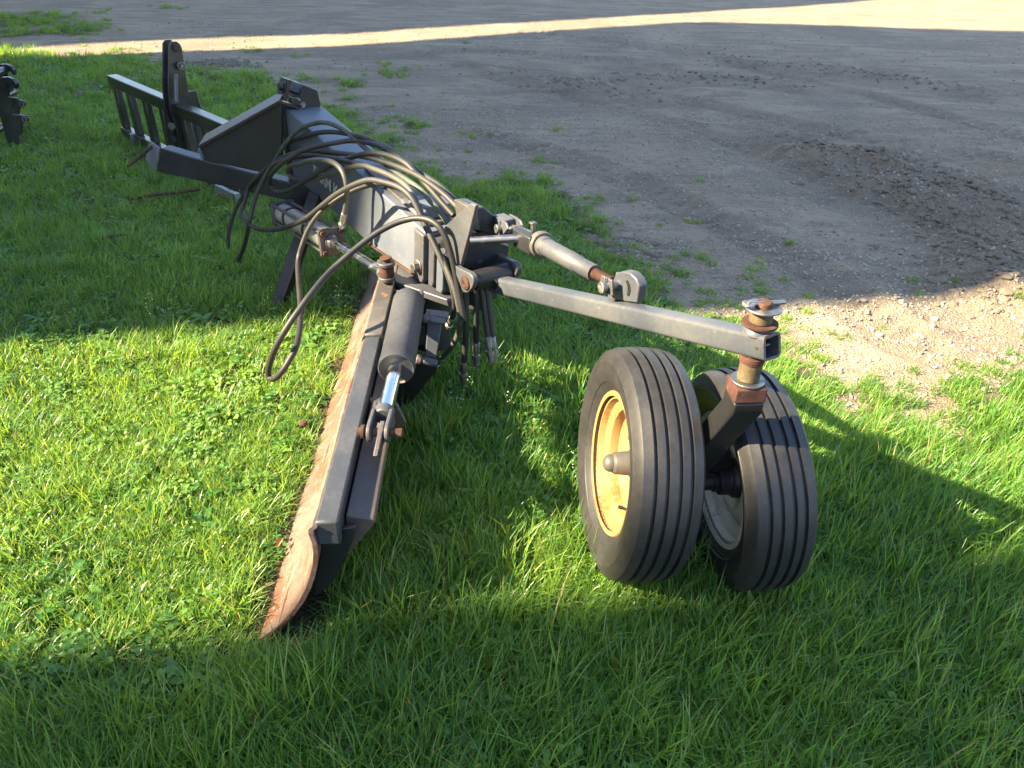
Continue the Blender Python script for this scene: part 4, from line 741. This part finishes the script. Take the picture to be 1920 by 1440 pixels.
# hoses --------------------------------------------------------------
HM = dict(rubber=M['hose_rubber'], green=M['hose_green'], pale=M['hose_pale'], black=M['hose_black'])
def fitting(p, d, parent, kind):
    b = MB(); d = d.normalized()
    if kind == 1: b.lathe(p-d*.055, d, [(0, .0125), (.004, .0138), (.05, .0138), (.052, .0105), (.066, .0105), (.067, .016), (.082, .016), (.083, .011), (.095, .011)], 16)
    else: b.lathe(p-d*.02, d, [(0, .0125), (.003, .0142), (.045, .0142), (.046, .010), (.058, .010), (.059, .0165), (.078, .0165), (.079, .0125), (.11, .0115), (.112, .006)], 16)
    return b.build('fitting', M['zinc'] if kind == 1 else M['steel'], parent, .001)
for i, (mk, fa_, fb_, pts) in enumerate(PT['hoses']):
    P_ = [V(p) for p in pts]
    for _ in range(3): P_ = [P_[0]]+[(P_[j-1]+P_[j]*2+P_[j+1])/4 if (P_[j+1]-P_[j-1]).length < .2 else P_[j] for j in range(1, len(P_)-1)]+[P_[-1]]
    sp_ = spline(P_, 6)
    b = MB(); b.tube(sp_, .0112 if i < 6 else .0116, 12); h_ = b.build('hydraulic_hose', HM[mk], root)
    if fa_: fitting(sp_[0], sp_[0]-sp_[2], h_, fa_)
    if fb_: fitting(sp_[-1], sp_[-1]-sp_[-3], h_, fb_)

# ================================================================== black three point frame behind
FA, FB, FD = V(PT['frame_a']), V(PT['frame_b']), V(PT['frame_dir']); FN = Vector((FD.y, -FD.x, 0)); FN = FN if FN.y < 0 else -FN
fr = empty('hitch_frame', (FA+FB)/2-UPV*.46)
tag(fr, 'glossy black hitch frame with upright slats and a tall mast behind the grader', 'hitch frame')
b = MB(); b.beam(FA-FD*.0, FB+FD*.15, .085, .085, UPV); b.build('top_rail', M['gloss'], fr, .008)
b = MB(); b.beam(FA-UPV*.4-FD*.0, FB+FD*.15-UPV*.4, .07, .07, UPV); b.build('bottom_rail', M['gloss'], fr, .008)
for t in (.05, .34, .66, .98, 1.36, 1.7):
    b = MB(); b.beam(FA+FD*t-UPV*.365, FA+FD*t-UPV*.044, .075, .05, FD); b.build('slat', M['gloss'], fr, .006)
mo = [V(p) for p in PT['mast']]; mpn = [V(p) for p in PT['mast_pins']]
for off in (0, -.1):
    b = MB(); b.prism([p+FD*off for p in mo], FD*-.016); b.build('mast_plate', M['gloss'], fr, .004)
b = MB(); b.prism([mo[6]+FN*.0, mo[8]-FN*.0, mo[8]-FN*.1, mo[6]-FN*.06], FD*-.014); b.build('mast_gusset', M['gloss'], fr, .004)
for i, p in enumerate(mpn):
    b = MB()
    if i == 1: b.cyl(p-FD*.12, p+FD*.045, .012, 14); b.ring(p+FD*.018, p+FD*.026, .026, .012); b.tube(arc(p+FD*.035, FN, UPV, .024, 0, 6.283, 16), .004, 8)
    else: b.bolt(p, FD, .02 if i else .024, .014)
    b.build('mast_pin', M['steel'] if i in (1, 2) else M['black'], fr, .001)
q0_, q1_ = [V(p) for p in PT['mast_spring']]
hel = [q0_.lerp(q1_, i/160)+FD*.02+(FN*math.cos(i*.9)+FD*math.sin(i*.9))*.011 for i in range(161)]
b = MB(); b.tube(hel, .0028, 6); b.build('spring', M['zinc'], fr)
for p in (V(PT['silver'][2]),):
    b = MB(); b.beam(p-UPV*.08, p+UPV*.02, .05, .03, FD); b.build('foot', M['zinc'], fr, .003)

# black quick coupler at the left edge
cpo = [V(p) for p in PT['coupler_outline']]; hk = [V(p) for p in PT['coupler_hook']]; eye = V(PT['coupler_eye'])
cpl = empty('quick_coupler', (cpo[0].x-.2, cpo[0].y+.1, 0)); tag(cpl, 'black quick coupler with curved top hooks at the left edge of the lawn', 'coupler')
cn = Vector((.25, 1, 0)).normalized(); cr = Vector((1, -.25, 0)).normalized()
for off in (0, .42):
    b = MB(); b.prism([p+cn*off-cr*off*1.0 for p in cpo], cn*.02); sp = b.build('side_plate', M['gloss'], cpl, .004)
    b = MB(); b.prism([p+cn*off-cr*off*1.0+cn*-.006 for p in hk], cn*.032); b.build('hook', M['gloss'], cpl, .004)
    b = MB(); b.ring(eye+cn*(off-.004)-cr*off*1.0, eye+cn*(off-.001)-cr*off*1.0, .024, .013); b.build('eye_ring', M['zinc'], sp)
for zz in (.12, .32, .5):
    b = MB(); p = cpo[-2]*1.; p.z = zz; b.cyl(p-cr*.08, p+cn*.44-cr*.25, .028, 16); b.build('cross_tube', M['gloss'], cpl, .002)

# ================================================================== small things in the grass
b = MB(); p0, p1 = [V(p) for p in PT['rusty_bar']]; p0.z -= .012; p1.z -= .03; b.tube(spline([p0, p0.lerp(p1, .4)+UPV*.006, p0.lerp(p1, .7), p1], 4), .010, 10); o = b.build('rusty_bar', M['rustred']); tag(o, 'long rusty steel bar lying in the grass under the hitch arm', 'steel bar')
b = MB(); p0, p1 = [V(p) for p in PT['rust_stick']]; b.tube([p0, p0.lerp(p1, .5)+UPV*.006, p1], .008, 8); o = b.build('rusty_rod', M['rustred']); tag(o, 'short rusty rod poking out of the lawn at the left', 'rod')
p0, p1, _ = [V(p) for p in PT['silver']]
b = MB(); b.beam(p0, p1, .05, .035, UPV); b.beam(p1+UPV*.03, p1-UPV*.05, .05, .04, FD); o = b.build('metal_foot', M['zinc']); tag(o, 'grey galvanised metal foot half hidden in grass under the hitch arm', 'metal foot')
p = V(PT['rust_lump']); b = MB(); b.lathe(p-UPV*.012, UPV, [(0, .012), (.006, .017), (.012, .018), (.018, .013), (.02, .004)], 9); o = b.build('rusty_lump', M['rust']); tag(o, 'small rust orange lump in the sunlit grass beside the moldboard', 'rusty scrap')
k = NB('dry_leaf'); M['leaf'] = k.done(k.pbr((.33, .13, .05), .7))
p = V(PT['leaf']); b = MB(); b.add([p, p+Vector((.012, .018, .01)), p+Vector((.009, .04, .003)), p+Vector((-.012, .024, .012)), p+Vector((0, .02, .0))], [[0, 1, 4], [1, 2, 4], [2, 3, 4], [3, 0, 4]]); o = b.build('dry_leaf', M['leaf']); tag(o, 'curled brown leaf on the grass by the moldboard edge', 'leaf')

# stones and mud clods -------------------------------------------------
def lump_mesh(name, seed, m, flat=.7, sub=2):
    bm = bmesh.new(); bmesh.ops.create_icosphere(bm, subdivisions=sub, radius=1); rs = random.Random(seed); o3 = Vector((rs.random()*50, rs.random()*50, 0))
    for v in bm.verts:
        c_ = v.co.copy(); n = float(fbm(np.array([c_.x*1.3+o3.x+c_.z]), np.array([c_.y*1.3+o3.y-c_.z*.7]), 1.4, 3, seed)[0])
        v.co = c_*(.62+.8*n); v.co.z *= flat
    me_ = bpy.data.meshes.new(name); bm.to_mesh(me_); bm.free(); me_.materials.append(m)
    return me_
k = NB('stone'); n = k.noise(9, 5); oi = k.new('ShaderNodeObjectInfo')
M['stone'] = k.done(k.pbr(k.mix(oi.outputs['Random'], k.mix(k.ramp(n, .35, .65), (.18, .155, .126), (.25, .222, .185)), (.33, .295, .24)), .85, 0, k.bump(k.noise(60, 4), .3, .002), .25))
k = NB('mud_clod'); M['clod'] = k.done(k.pbr(k.mix(k.ramp(k.noise(14, 5), .3, .7), (.12, .1, .078), (.22, .188, .148)), .95, 0, k.bump(k.noise(40, 5, .7), .6, .006), .15))
stone_meshes = [lump_mesh('stone', 3+i, M['stone']) for i in range(3)]
clod_meshes = [lump_mesh('mud_clod', 23+i, M['clod'], .8, 2) for i in range(3)]
def hz(x, y): return float(height(np.array([x]), np.array([y]))[0])
STL = ['pale stone just right of the caster pin at the gravel edge', 'small stone between the caster pin and the middle of the sunlit gravel', 'grey stone in the middle of the sunlit gravel, farther of a close pair',
 'stone nearest the shade line on the sunlit gravel', 'rightmost stone high on the sunlit gravel', 'lone stone on the left half of the sunlit gravel', 'stone by the grass tuft at the shade line', 'grey stone right of the middle pair on the sunlit gravel', 'lowest stone on the sunlit gravel above the thin grass']
for i, p in enumerate(PT['stones']):
    o = bpy.data.objects.new('stone', stone_meshes[i % 3]); C.objects.link(o); s_ = random.uniform(.014, .026)
    o.location = (p[0], p[1], hz(p[0], p[1])+s_*.25); o.scale = (s_, s_*random.uniform(.7, 1.1), s_*.9); o.rotation_euler = (0, 0, random.uniform(0, 6))
    tag(o, STL[i], 'stone', 'grey stones on the sunlit gravel')
# ------------------------------------------------------------------ instanced ground cover
def point_cloud_object(name, pts, rot, scl, ind, meshes, kindlabel):
    colx = bpy.data.collections.new(name+'_sources')
    for i, m_ in enumerate(meshes):
        o = bpy.data.objects.new('%s_source_%02d' % (name, i), m_); colx.objects.link(o)
    me_ = bpy.data.meshes.new(name); me_.vertices.add(len(pts)); me_.vertices.foreach_set('co', np.asarray(pts, np.float32).reshape(-1))
    a = me_.attributes.new('rot', 'FLOAT_VECTOR', 'POINT'); a.data.foreach_set('vector', np.asarray(rot, np.float32).reshape(-1))
    a = me_.attributes.new('scl', 'FLOAT_VECTOR', 'POINT'); a.data.foreach_set('vector', np.asarray(scl, np.float32).reshape(-1))
    a = me_.attributes.new('ind', 'INT', 'POINT'); a.data.foreach_set('value', np.asarray(ind, np.int32))
    o = bpy.data.objects.new(name, me_); C.objects.link(o); tag(o, kind='stuff')
    g = bpy.data.node_groups.new(name+'_scatter', 'GeometryNodeTree')
    g.interface.new_socket('Geometry', in_out='INPUT', socket_type='NodeSocketGeometry'); g.interface.new_socket('Geometry', in_out='OUTPUT', socket_type='NodeSocketGeometry')
    gi, go = g.nodes.new('NodeGroupInput'), g.nodes.new('NodeGroupOutput')
    ci = g.nodes.new('GeometryNodeCollectionInfo'); ci.inputs['Collection'].default_value = colx; ci.inputs['Separate Children'].default_value = True; ci.inputs['Reset Children'].default_value = True
    ip = g.nodes.new('GeometryNodeInstanceOnPoints'); ip.inputs['Pick Instance'].default_value = True
    def na(nm, t):
        n = g.nodes.new('GeometryNodeInputNamedAttribute'); n.data_type = t; n.inputs['Name'].default_value = nm
        return [s_ for s_ in n.outputs if s_.enabled and s_.name == 'Attribute'][0]
    e2r = g.nodes.new('FunctionNodeEulerToRotation'); g.links.new(na('rot', 'FLOAT_VECTOR'), e2r.inputs[0])
    g.links.new(gi.outputs[0], ip.inputs['Points']); g.links.new(ci.outputs[0], ip.inputs['Instance']); g.links.new(na('ind', 'INT'), ip.inputs['Instance Index'])
    g.links.new(e2r.outputs[0], ip.inputs['Rotation']); g.links.new(na('scl', 'FLOAT_VECTOR'), ip.inputs['Scale']); g.links.new(ip.outputs[0], go.inputs[0])
    md = o.modifiers.new('scatter', 'NODES'); md.node_group = g
    return o
# grass material
def leafmat(name, cols, dry=True, transl=.45):
    k = NB(name); oi = k.new('ShaderNodeObjectInfo'); sh = k.new('ShaderNodeAttribute', attribute_name='shade')
    geo = k.new('ShaderNodeNewGeometry')
    big = k.noise(.9, 3, .5, geo.outputs['Position'])
    mixf = k.math('ADD', k.math('MULTIPLY', oi.outputs['Random'], .45), k.math('ADD', k.math('MULTIPLY', sh.outputs['Fac'], .45), k.math('MULTIPLY', k.math('SUBTRACT', big, .5), .9)))
    col = k.mix(k.ramp(mixf, .1, .85), cols[0], cols[1])
    if dry: col = k.mix(k.ramp(sh.outputs['Fac'], .95, .96), col, (.36, .29, .13))
    p = k.pbr(col, .38, 0, None, .5); t = k.new('ShaderNodeBsdfTranslucent'); k.put(t.inputs[0], k.mix(.65, col, (.4, .54, .03)))
    mx = k.new('ShaderNodeMixShader'); mx.inputs[0].default_value = transl; k.l.new(p.outputs[0], mx.inputs[1]); k.l.new(t.outputs[0], mx.inputs[2])
    return k.done(mx)
M['grass'] = leafmat('grass_blades', ((.038, .14, .032), (.19, .345, .05)))
M['broad'] = leafmat('broad_leaves', ((.05, .165, .038), (.185, .33, .058)), False)
class Clump:
    def __init__(s): s.v, s.f, s.sh = [], [], []
    def blade(s, base, az, L, wd, lean, curl, shade, seg=3):
        dx, dy = math.cos(az), math.sin(az); px, py = -dy, dx; x = y = 0.; z = 0.; th = lean; rows = []
        for i in range(seg+1):
            t = i/seg; ww = wd*(1-t**1.8)*.5+(.0002 if i == seg else 0)
            tw = .35*t
            rows.append(((base[0]+x*dx-px*ww, base[1]+x*dy-py*ww, z-ww*tw), (base[0]+x*dx+px*ww, base[1]+x*dy+py*ww, z+ww*tw)))
            x += math.sin(th)*L/seg; z += math.cos(th)*L/seg; th += curl/seg
        o = len(s.v)
        for a, b in rows: s.v += [a, b]; s.sh += [shade, shade]
        for i in range(seg): s.f.append((o+2*i, o+2*i+1, o+2*i+3, o+2*i+2))
    def leaf(s, base, z0, az, L, wd, lean, shade, fold=.25):
        dx, dy = math.cos(az), math.sin(az); px, py = -dy, dx; c, sn = math.cos(lean), math.sin(lean); o = len(s.v)
        prof = ((0, .12), (.25, .75), (.55, 1.), (.8, .72), (1., .05))
        for t, ww in prof:
            x = L*t*sn; z = z0+L*t*c-.35*L*t*t
            for sgn in (-1, 0, 1): s.v.append((base[0]+dx*x+px*sgn*ww*wd/2, base[1]+dy*x+py*sgn*ww*wd/2, z+abs(sgn)*ww*wd*fold)); s.sh.append(shade)
        for i in range(4):
            for j in range(2): q_ = o+3*i+j; s.f.append((q_, q_+1, q_+4, q_+3))
    def mesh(s, name, m):
        me_ = bpy.data.meshes.new(name); me_.from_pydata(s.v, [], s.f); a = me_.attributes.new('shade', 'FLOAT', 'POINT'); a.data.foreach_set('value', np.array(s.sh, np.float32))
        for p in me_.polygons: p.use_smooth = True
        me_.materials.append(m); return me_
rs = random.Random(5)
def grass_clump(n, lo, hi, wd, rad, lean=.5):
    c = Clump()
    for _ in range(n):
        a, q_ = rs.uniform(0, 6.283), rad*math.sqrt(rs.random())
        c.blade((q_*math.cos(a), q_*math.sin(a)), rs.uniform(0, 6.283), rs.uniform(lo, hi), wd*rs.uniform(.7, 1.3), abs(rs.gauss(0, lean)), rs.uniform(.2, 1.5), rs.random())
    return c.mesh('grass_tuft', M['grass'])
def broad_clump(n, L, wd, z, rad):
    c = Clump()
    for _ in range(n):
        a, q_ = rs.uniform(0, 6.283), rad*math.sqrt(rs.random())
        c.leaf((q_*math.cos(a), q_*math.sin(a)), rs.uniform(.2, 1)*z, rs.uniform(0, 6.283), L*rs.uniform(.6, 1.3), wd*rs.uniform(.7, 1.2), rs.uniform(.5, 1.5), rs.random()*.9)
    return c.mesh('leaf_tuft', M['broad'])
CL = []
for i in range(4): CL.append(grass_clump(54, .035, .085, .0045, .05, .7))       # 0-3 short
for i in range(4): CL.append(grass_clump(48, .06, .15, .0045, .05, .6))          # 4-7 long
for i in range(2): CL.append(grass_clump(36, .08, .2, .005, .05, 1.05))          # 8-9 long lying over
for i in range(3): CL.append(broad_clump(24, .026, .018, .055, .055))               # 10-12 clover like
for i in range(2): CL.append(broad_clump(9, .075, .026, .035, .02))              # 13-14 rosettes
NSH = 4
pts, rot, scl, ind = [], [], [], []
def scatter(x0, x1, y0, y1, step, sfac):
    xs, ys = np.meshgrid(np.arange(x0, x1, step), np.arange(y0, y1, step)); xs = xs.ravel()+RNG.uniform(-.5, .5, xs.size)*step; ys = ys.ravel()+RNG.uniform(-.5, .5, ys.size)*step
    keep = (np.abs(xs) < .78*ys+1.3)
    xs, ys = xs[keep], ys[keep]; g = grass_cover(xs, ys); keep = RNG.random(xs.size) < g**1.3; xs, ys, g = xs[keep], ys[keep], g[keep]
    # clear the ground under the moldboard and the wheels
    rx, ry = xs-B0.x, ys-B0.y; along = rx*BD.x+ry*BD.y; acr = rx*BN.x+ry*BN.y
    ok = ~((along > -.02) & (along < BLEN) & (acr > -.03) & (acr < .2))
    for d in (LW, RW): ok &= ~((np.abs(xs-d['c'].x) < .11) & (np.abs(ys-d['c'].y) < .17))
    xs, ys, g, along, acr = xs[ok], ys[ok], g[ok], along[ok], acr[ok]; short = np.where((along > -.1) & (along < BLEN), np.clip(.5+np.maximum(-acr-.03, 0)/.14, .5, 1), 1.); short[acr > .2] = 1; zs = height(xs, ys)
    tall = fbm(xs, ys, 1.3, 3, 91); kind = fbm(xs, ys, 2.4, 3, 95)
    near_front = np.clip((1.55-ys)/.25, 0, 1)*1.0
    for x_, y_, z_, t_, k_, g_, nf, sh0 in zip(xs, ys, zs, tall, kind, g, near_front, short):
        left = x_ < B0.x-.05+(y_-B0.y)*-.047 and y_ > 1.2 and y_ < 3.4
        rr = random.random()
        pb_ = .16 if left else (.07 if y_ < 3.5 else .08)
        if k_ > .55: pb_ *= 1.8
        if rr < pb_ and g_ > .6: i_ = random.choice((10, 11, 12)) if random.random() < .85 else random.choice((13, 14))
        elif left: i_ = random.choice((0, 1, 2, 3, 0, 1, 2, 3, 5))
        elif y_ < 2.9 and g_ > .8: i_ = random.choice((4, 5, 6, 7, 8, 9, 0, 1)) if t_+nf*.15 > .42 else random.choice((0, 1, 2, 4, 6))
        else: i_ = random.choice((0, 1, 2, 3, 4, 6) if g_ > .6 else (0, 1, 2, 3))
        sc_ = random.uniform(.75, 1.2)*sfac*(.7+.3*g_)
        hs = sc_*(.75+.6*t_)*(1 if y_ < 3 else .75)*sh0; sc_ *= .55+.45*sh0
        if left: hs *= .85
        pts.append((x_, y_, z_-.004)); rot.append((random.gauss(0, .12), random.gauss(0, .12), random.uniform(0, 6.283))); scl.append((sc_, sc_, hs)); ind.append(i_)
scatter(-3.6, 3.6, .45, 2.5, .038, .92)
scatter(-5.6, 5.0, 2.5, 4.6, .05, .95)
scatter(-9, 6, 4.6, 8, .075, 1.05)
scatter(-14, 8, 8, 16, .12, 1.4)
point_cloud_object('grass', pts, rot, scl, ind, CL, 'grass')

# pebbles on the yard
pm = [lump_mesh('pebble', 40+i, M['stone'], .7, 1) for i in range(4)]
pts, rot, scl, ind = [], [], [], []
def pebbles(n, x0, x1, y0, y1, lo, hi):
    xs, ys = RNG.uniform(x0, x1, n), RNG.uniform(y0, y1, n); keep = (np.abs(xs) < .78*ys+1) ; xs, ys = xs[keep], ys[keep]
    g = grass_cover(xs, ys); keep = (g < .55) & (RNG.random(xs.size) < (.25+1.2*fbm(xs, ys, 1.6, 3, 101)**1.5)); xs, ys = xs[keep], ys[keep]; zs = height(xs, ys)
    for x_, y_, z_ in zip(xs, ys, zs):
        s_ = lo+(hi-lo)*random.random()**3.2
        pts.append((x_, y_, z_+s_*.15)); rot.append((random.uniform(0, 6), random.uniform(0, .5), random.uniform(0, 6))); scl.append((s_, s_*random.uniform(.65, 1), s_*random.uniform(.6, .9))); ind.append(random.randrange(4))
pebbles(26000, .6, 4.2, 1.8, 4.6, .003, .0135)
pebbles(26000, -1.5, 6.5, 4.2, 8, .004, .016)
pebbles(9000, -6, 9, 7, 14, .006, .02)
point_cloud_object('gravel', pts, rot, scl, ind, pm, 'gravel')
# churned mud: clods along the tyre ridges and at the torn turf
pts, rot, scl, ind = [], [], [], []
def clod(x_, y_, s_):
    pts.append((x_, y_, s_*.1)); rot.append((random.uniform(-.4, .4), random.uniform(-.4, .4), random.uniform(0, 6))); scl.append((s_*random.uniform(.9, 1.5), s_, s_*random.uniform(.6, 1))); ind.append(random.randrange(3))
for i, pl in enumerate(PT['ridges']):
    for (x0, y0), (x1, y1) in zip(pl, pl[1:]):
        L_ = math.hypot(x1-x0, y1-y0)
        for _ in range(int(L_*(520, 420, 150, 130, 200, 130)[i])):
            t = random.random(); clod(x0+(x1-x0)*t+random.gauss(0, .2), y0+(y1-y0)*t+random.gauss(0, .2), .004+.024*random.random()**4)
for p in PT['mud_lumps']:
    for _ in range(60): clod(p[0]+random.gauss(0, .16), p[1]+random.gauss(0, .12), (.006+.026*random.random()**3)*(1 if math.hypot(p[0], p[1]) < 6 else 1.5))
pts = np.array(pts); pts[:, 2] += height(pts[:, 0], pts[:, 1])
point_cloud_object('mud', pts, rot, scl, ind, clod_meshes, 'mud')

# flowering weeds standing above the lawn
k = NB('weed_flower'); M['flower'] = k.done(k.pbr((.5, .5, .42), .6))
WDL = ['at the shade line far left of the moldboard', 'just right of the weed at the left shade line', 'in shade right of the tilt cylinder rod', 'left of the weed by the cylinder rod', 'under the dangling hose ends', 'leftmost of three below the blade end plate',
 'middle of three below the blade end plate', 'rightmost of three below the blade end plate', 'in the dark grass midway between blade and wheels', 'just left of the yellow rimmed wheel hub', 'left of the top of the yellow rimmed wheel', 'beside the foot of the parking stand', 'at the shade line just left of the moldboard']
for i, p in enumerate(PT['weeds']):
    p = V(p); p.z = hz(p.x, p.y); rw = random.Random(i); hgt = rw.uniform(.13, .22); o = empty('flowering_weed', p)
    tip = p+Vector((rw.uniform(-.05, .05), rw.uniform(-.05, .05), hgt)); mid = p.lerp(tip, .5)+Vector((rw.uniform(-.02, .02), rw.uniform(-.02, .02), 0)); st_ = spline([p, mid, tip], 5)
    b = MB(); b.tube(st_, .0012, 5)
    fl = MB()
    for j in range(9):
        q_ = st_[min(5+j*5//8, len(st_)-1)]; a = rw.uniform(0, 6.28); e_ = q_+Vector((math.cos(a)*.018, math.sin(a)*.018, .012)); b.tube([q_, e_], .0007, 4)
        fl.lathe(e_, UPV, [(0, .0008), (.002, .0022), (.0035, .0002)], 6)
    b.build('stem', M['broad'], o); fl.build('flower_head', M['flower'], o)
    tag(o, 'thin stalked white flowering weed '+WDL[i], 'weed', 'white flowering weeds in the lawn')
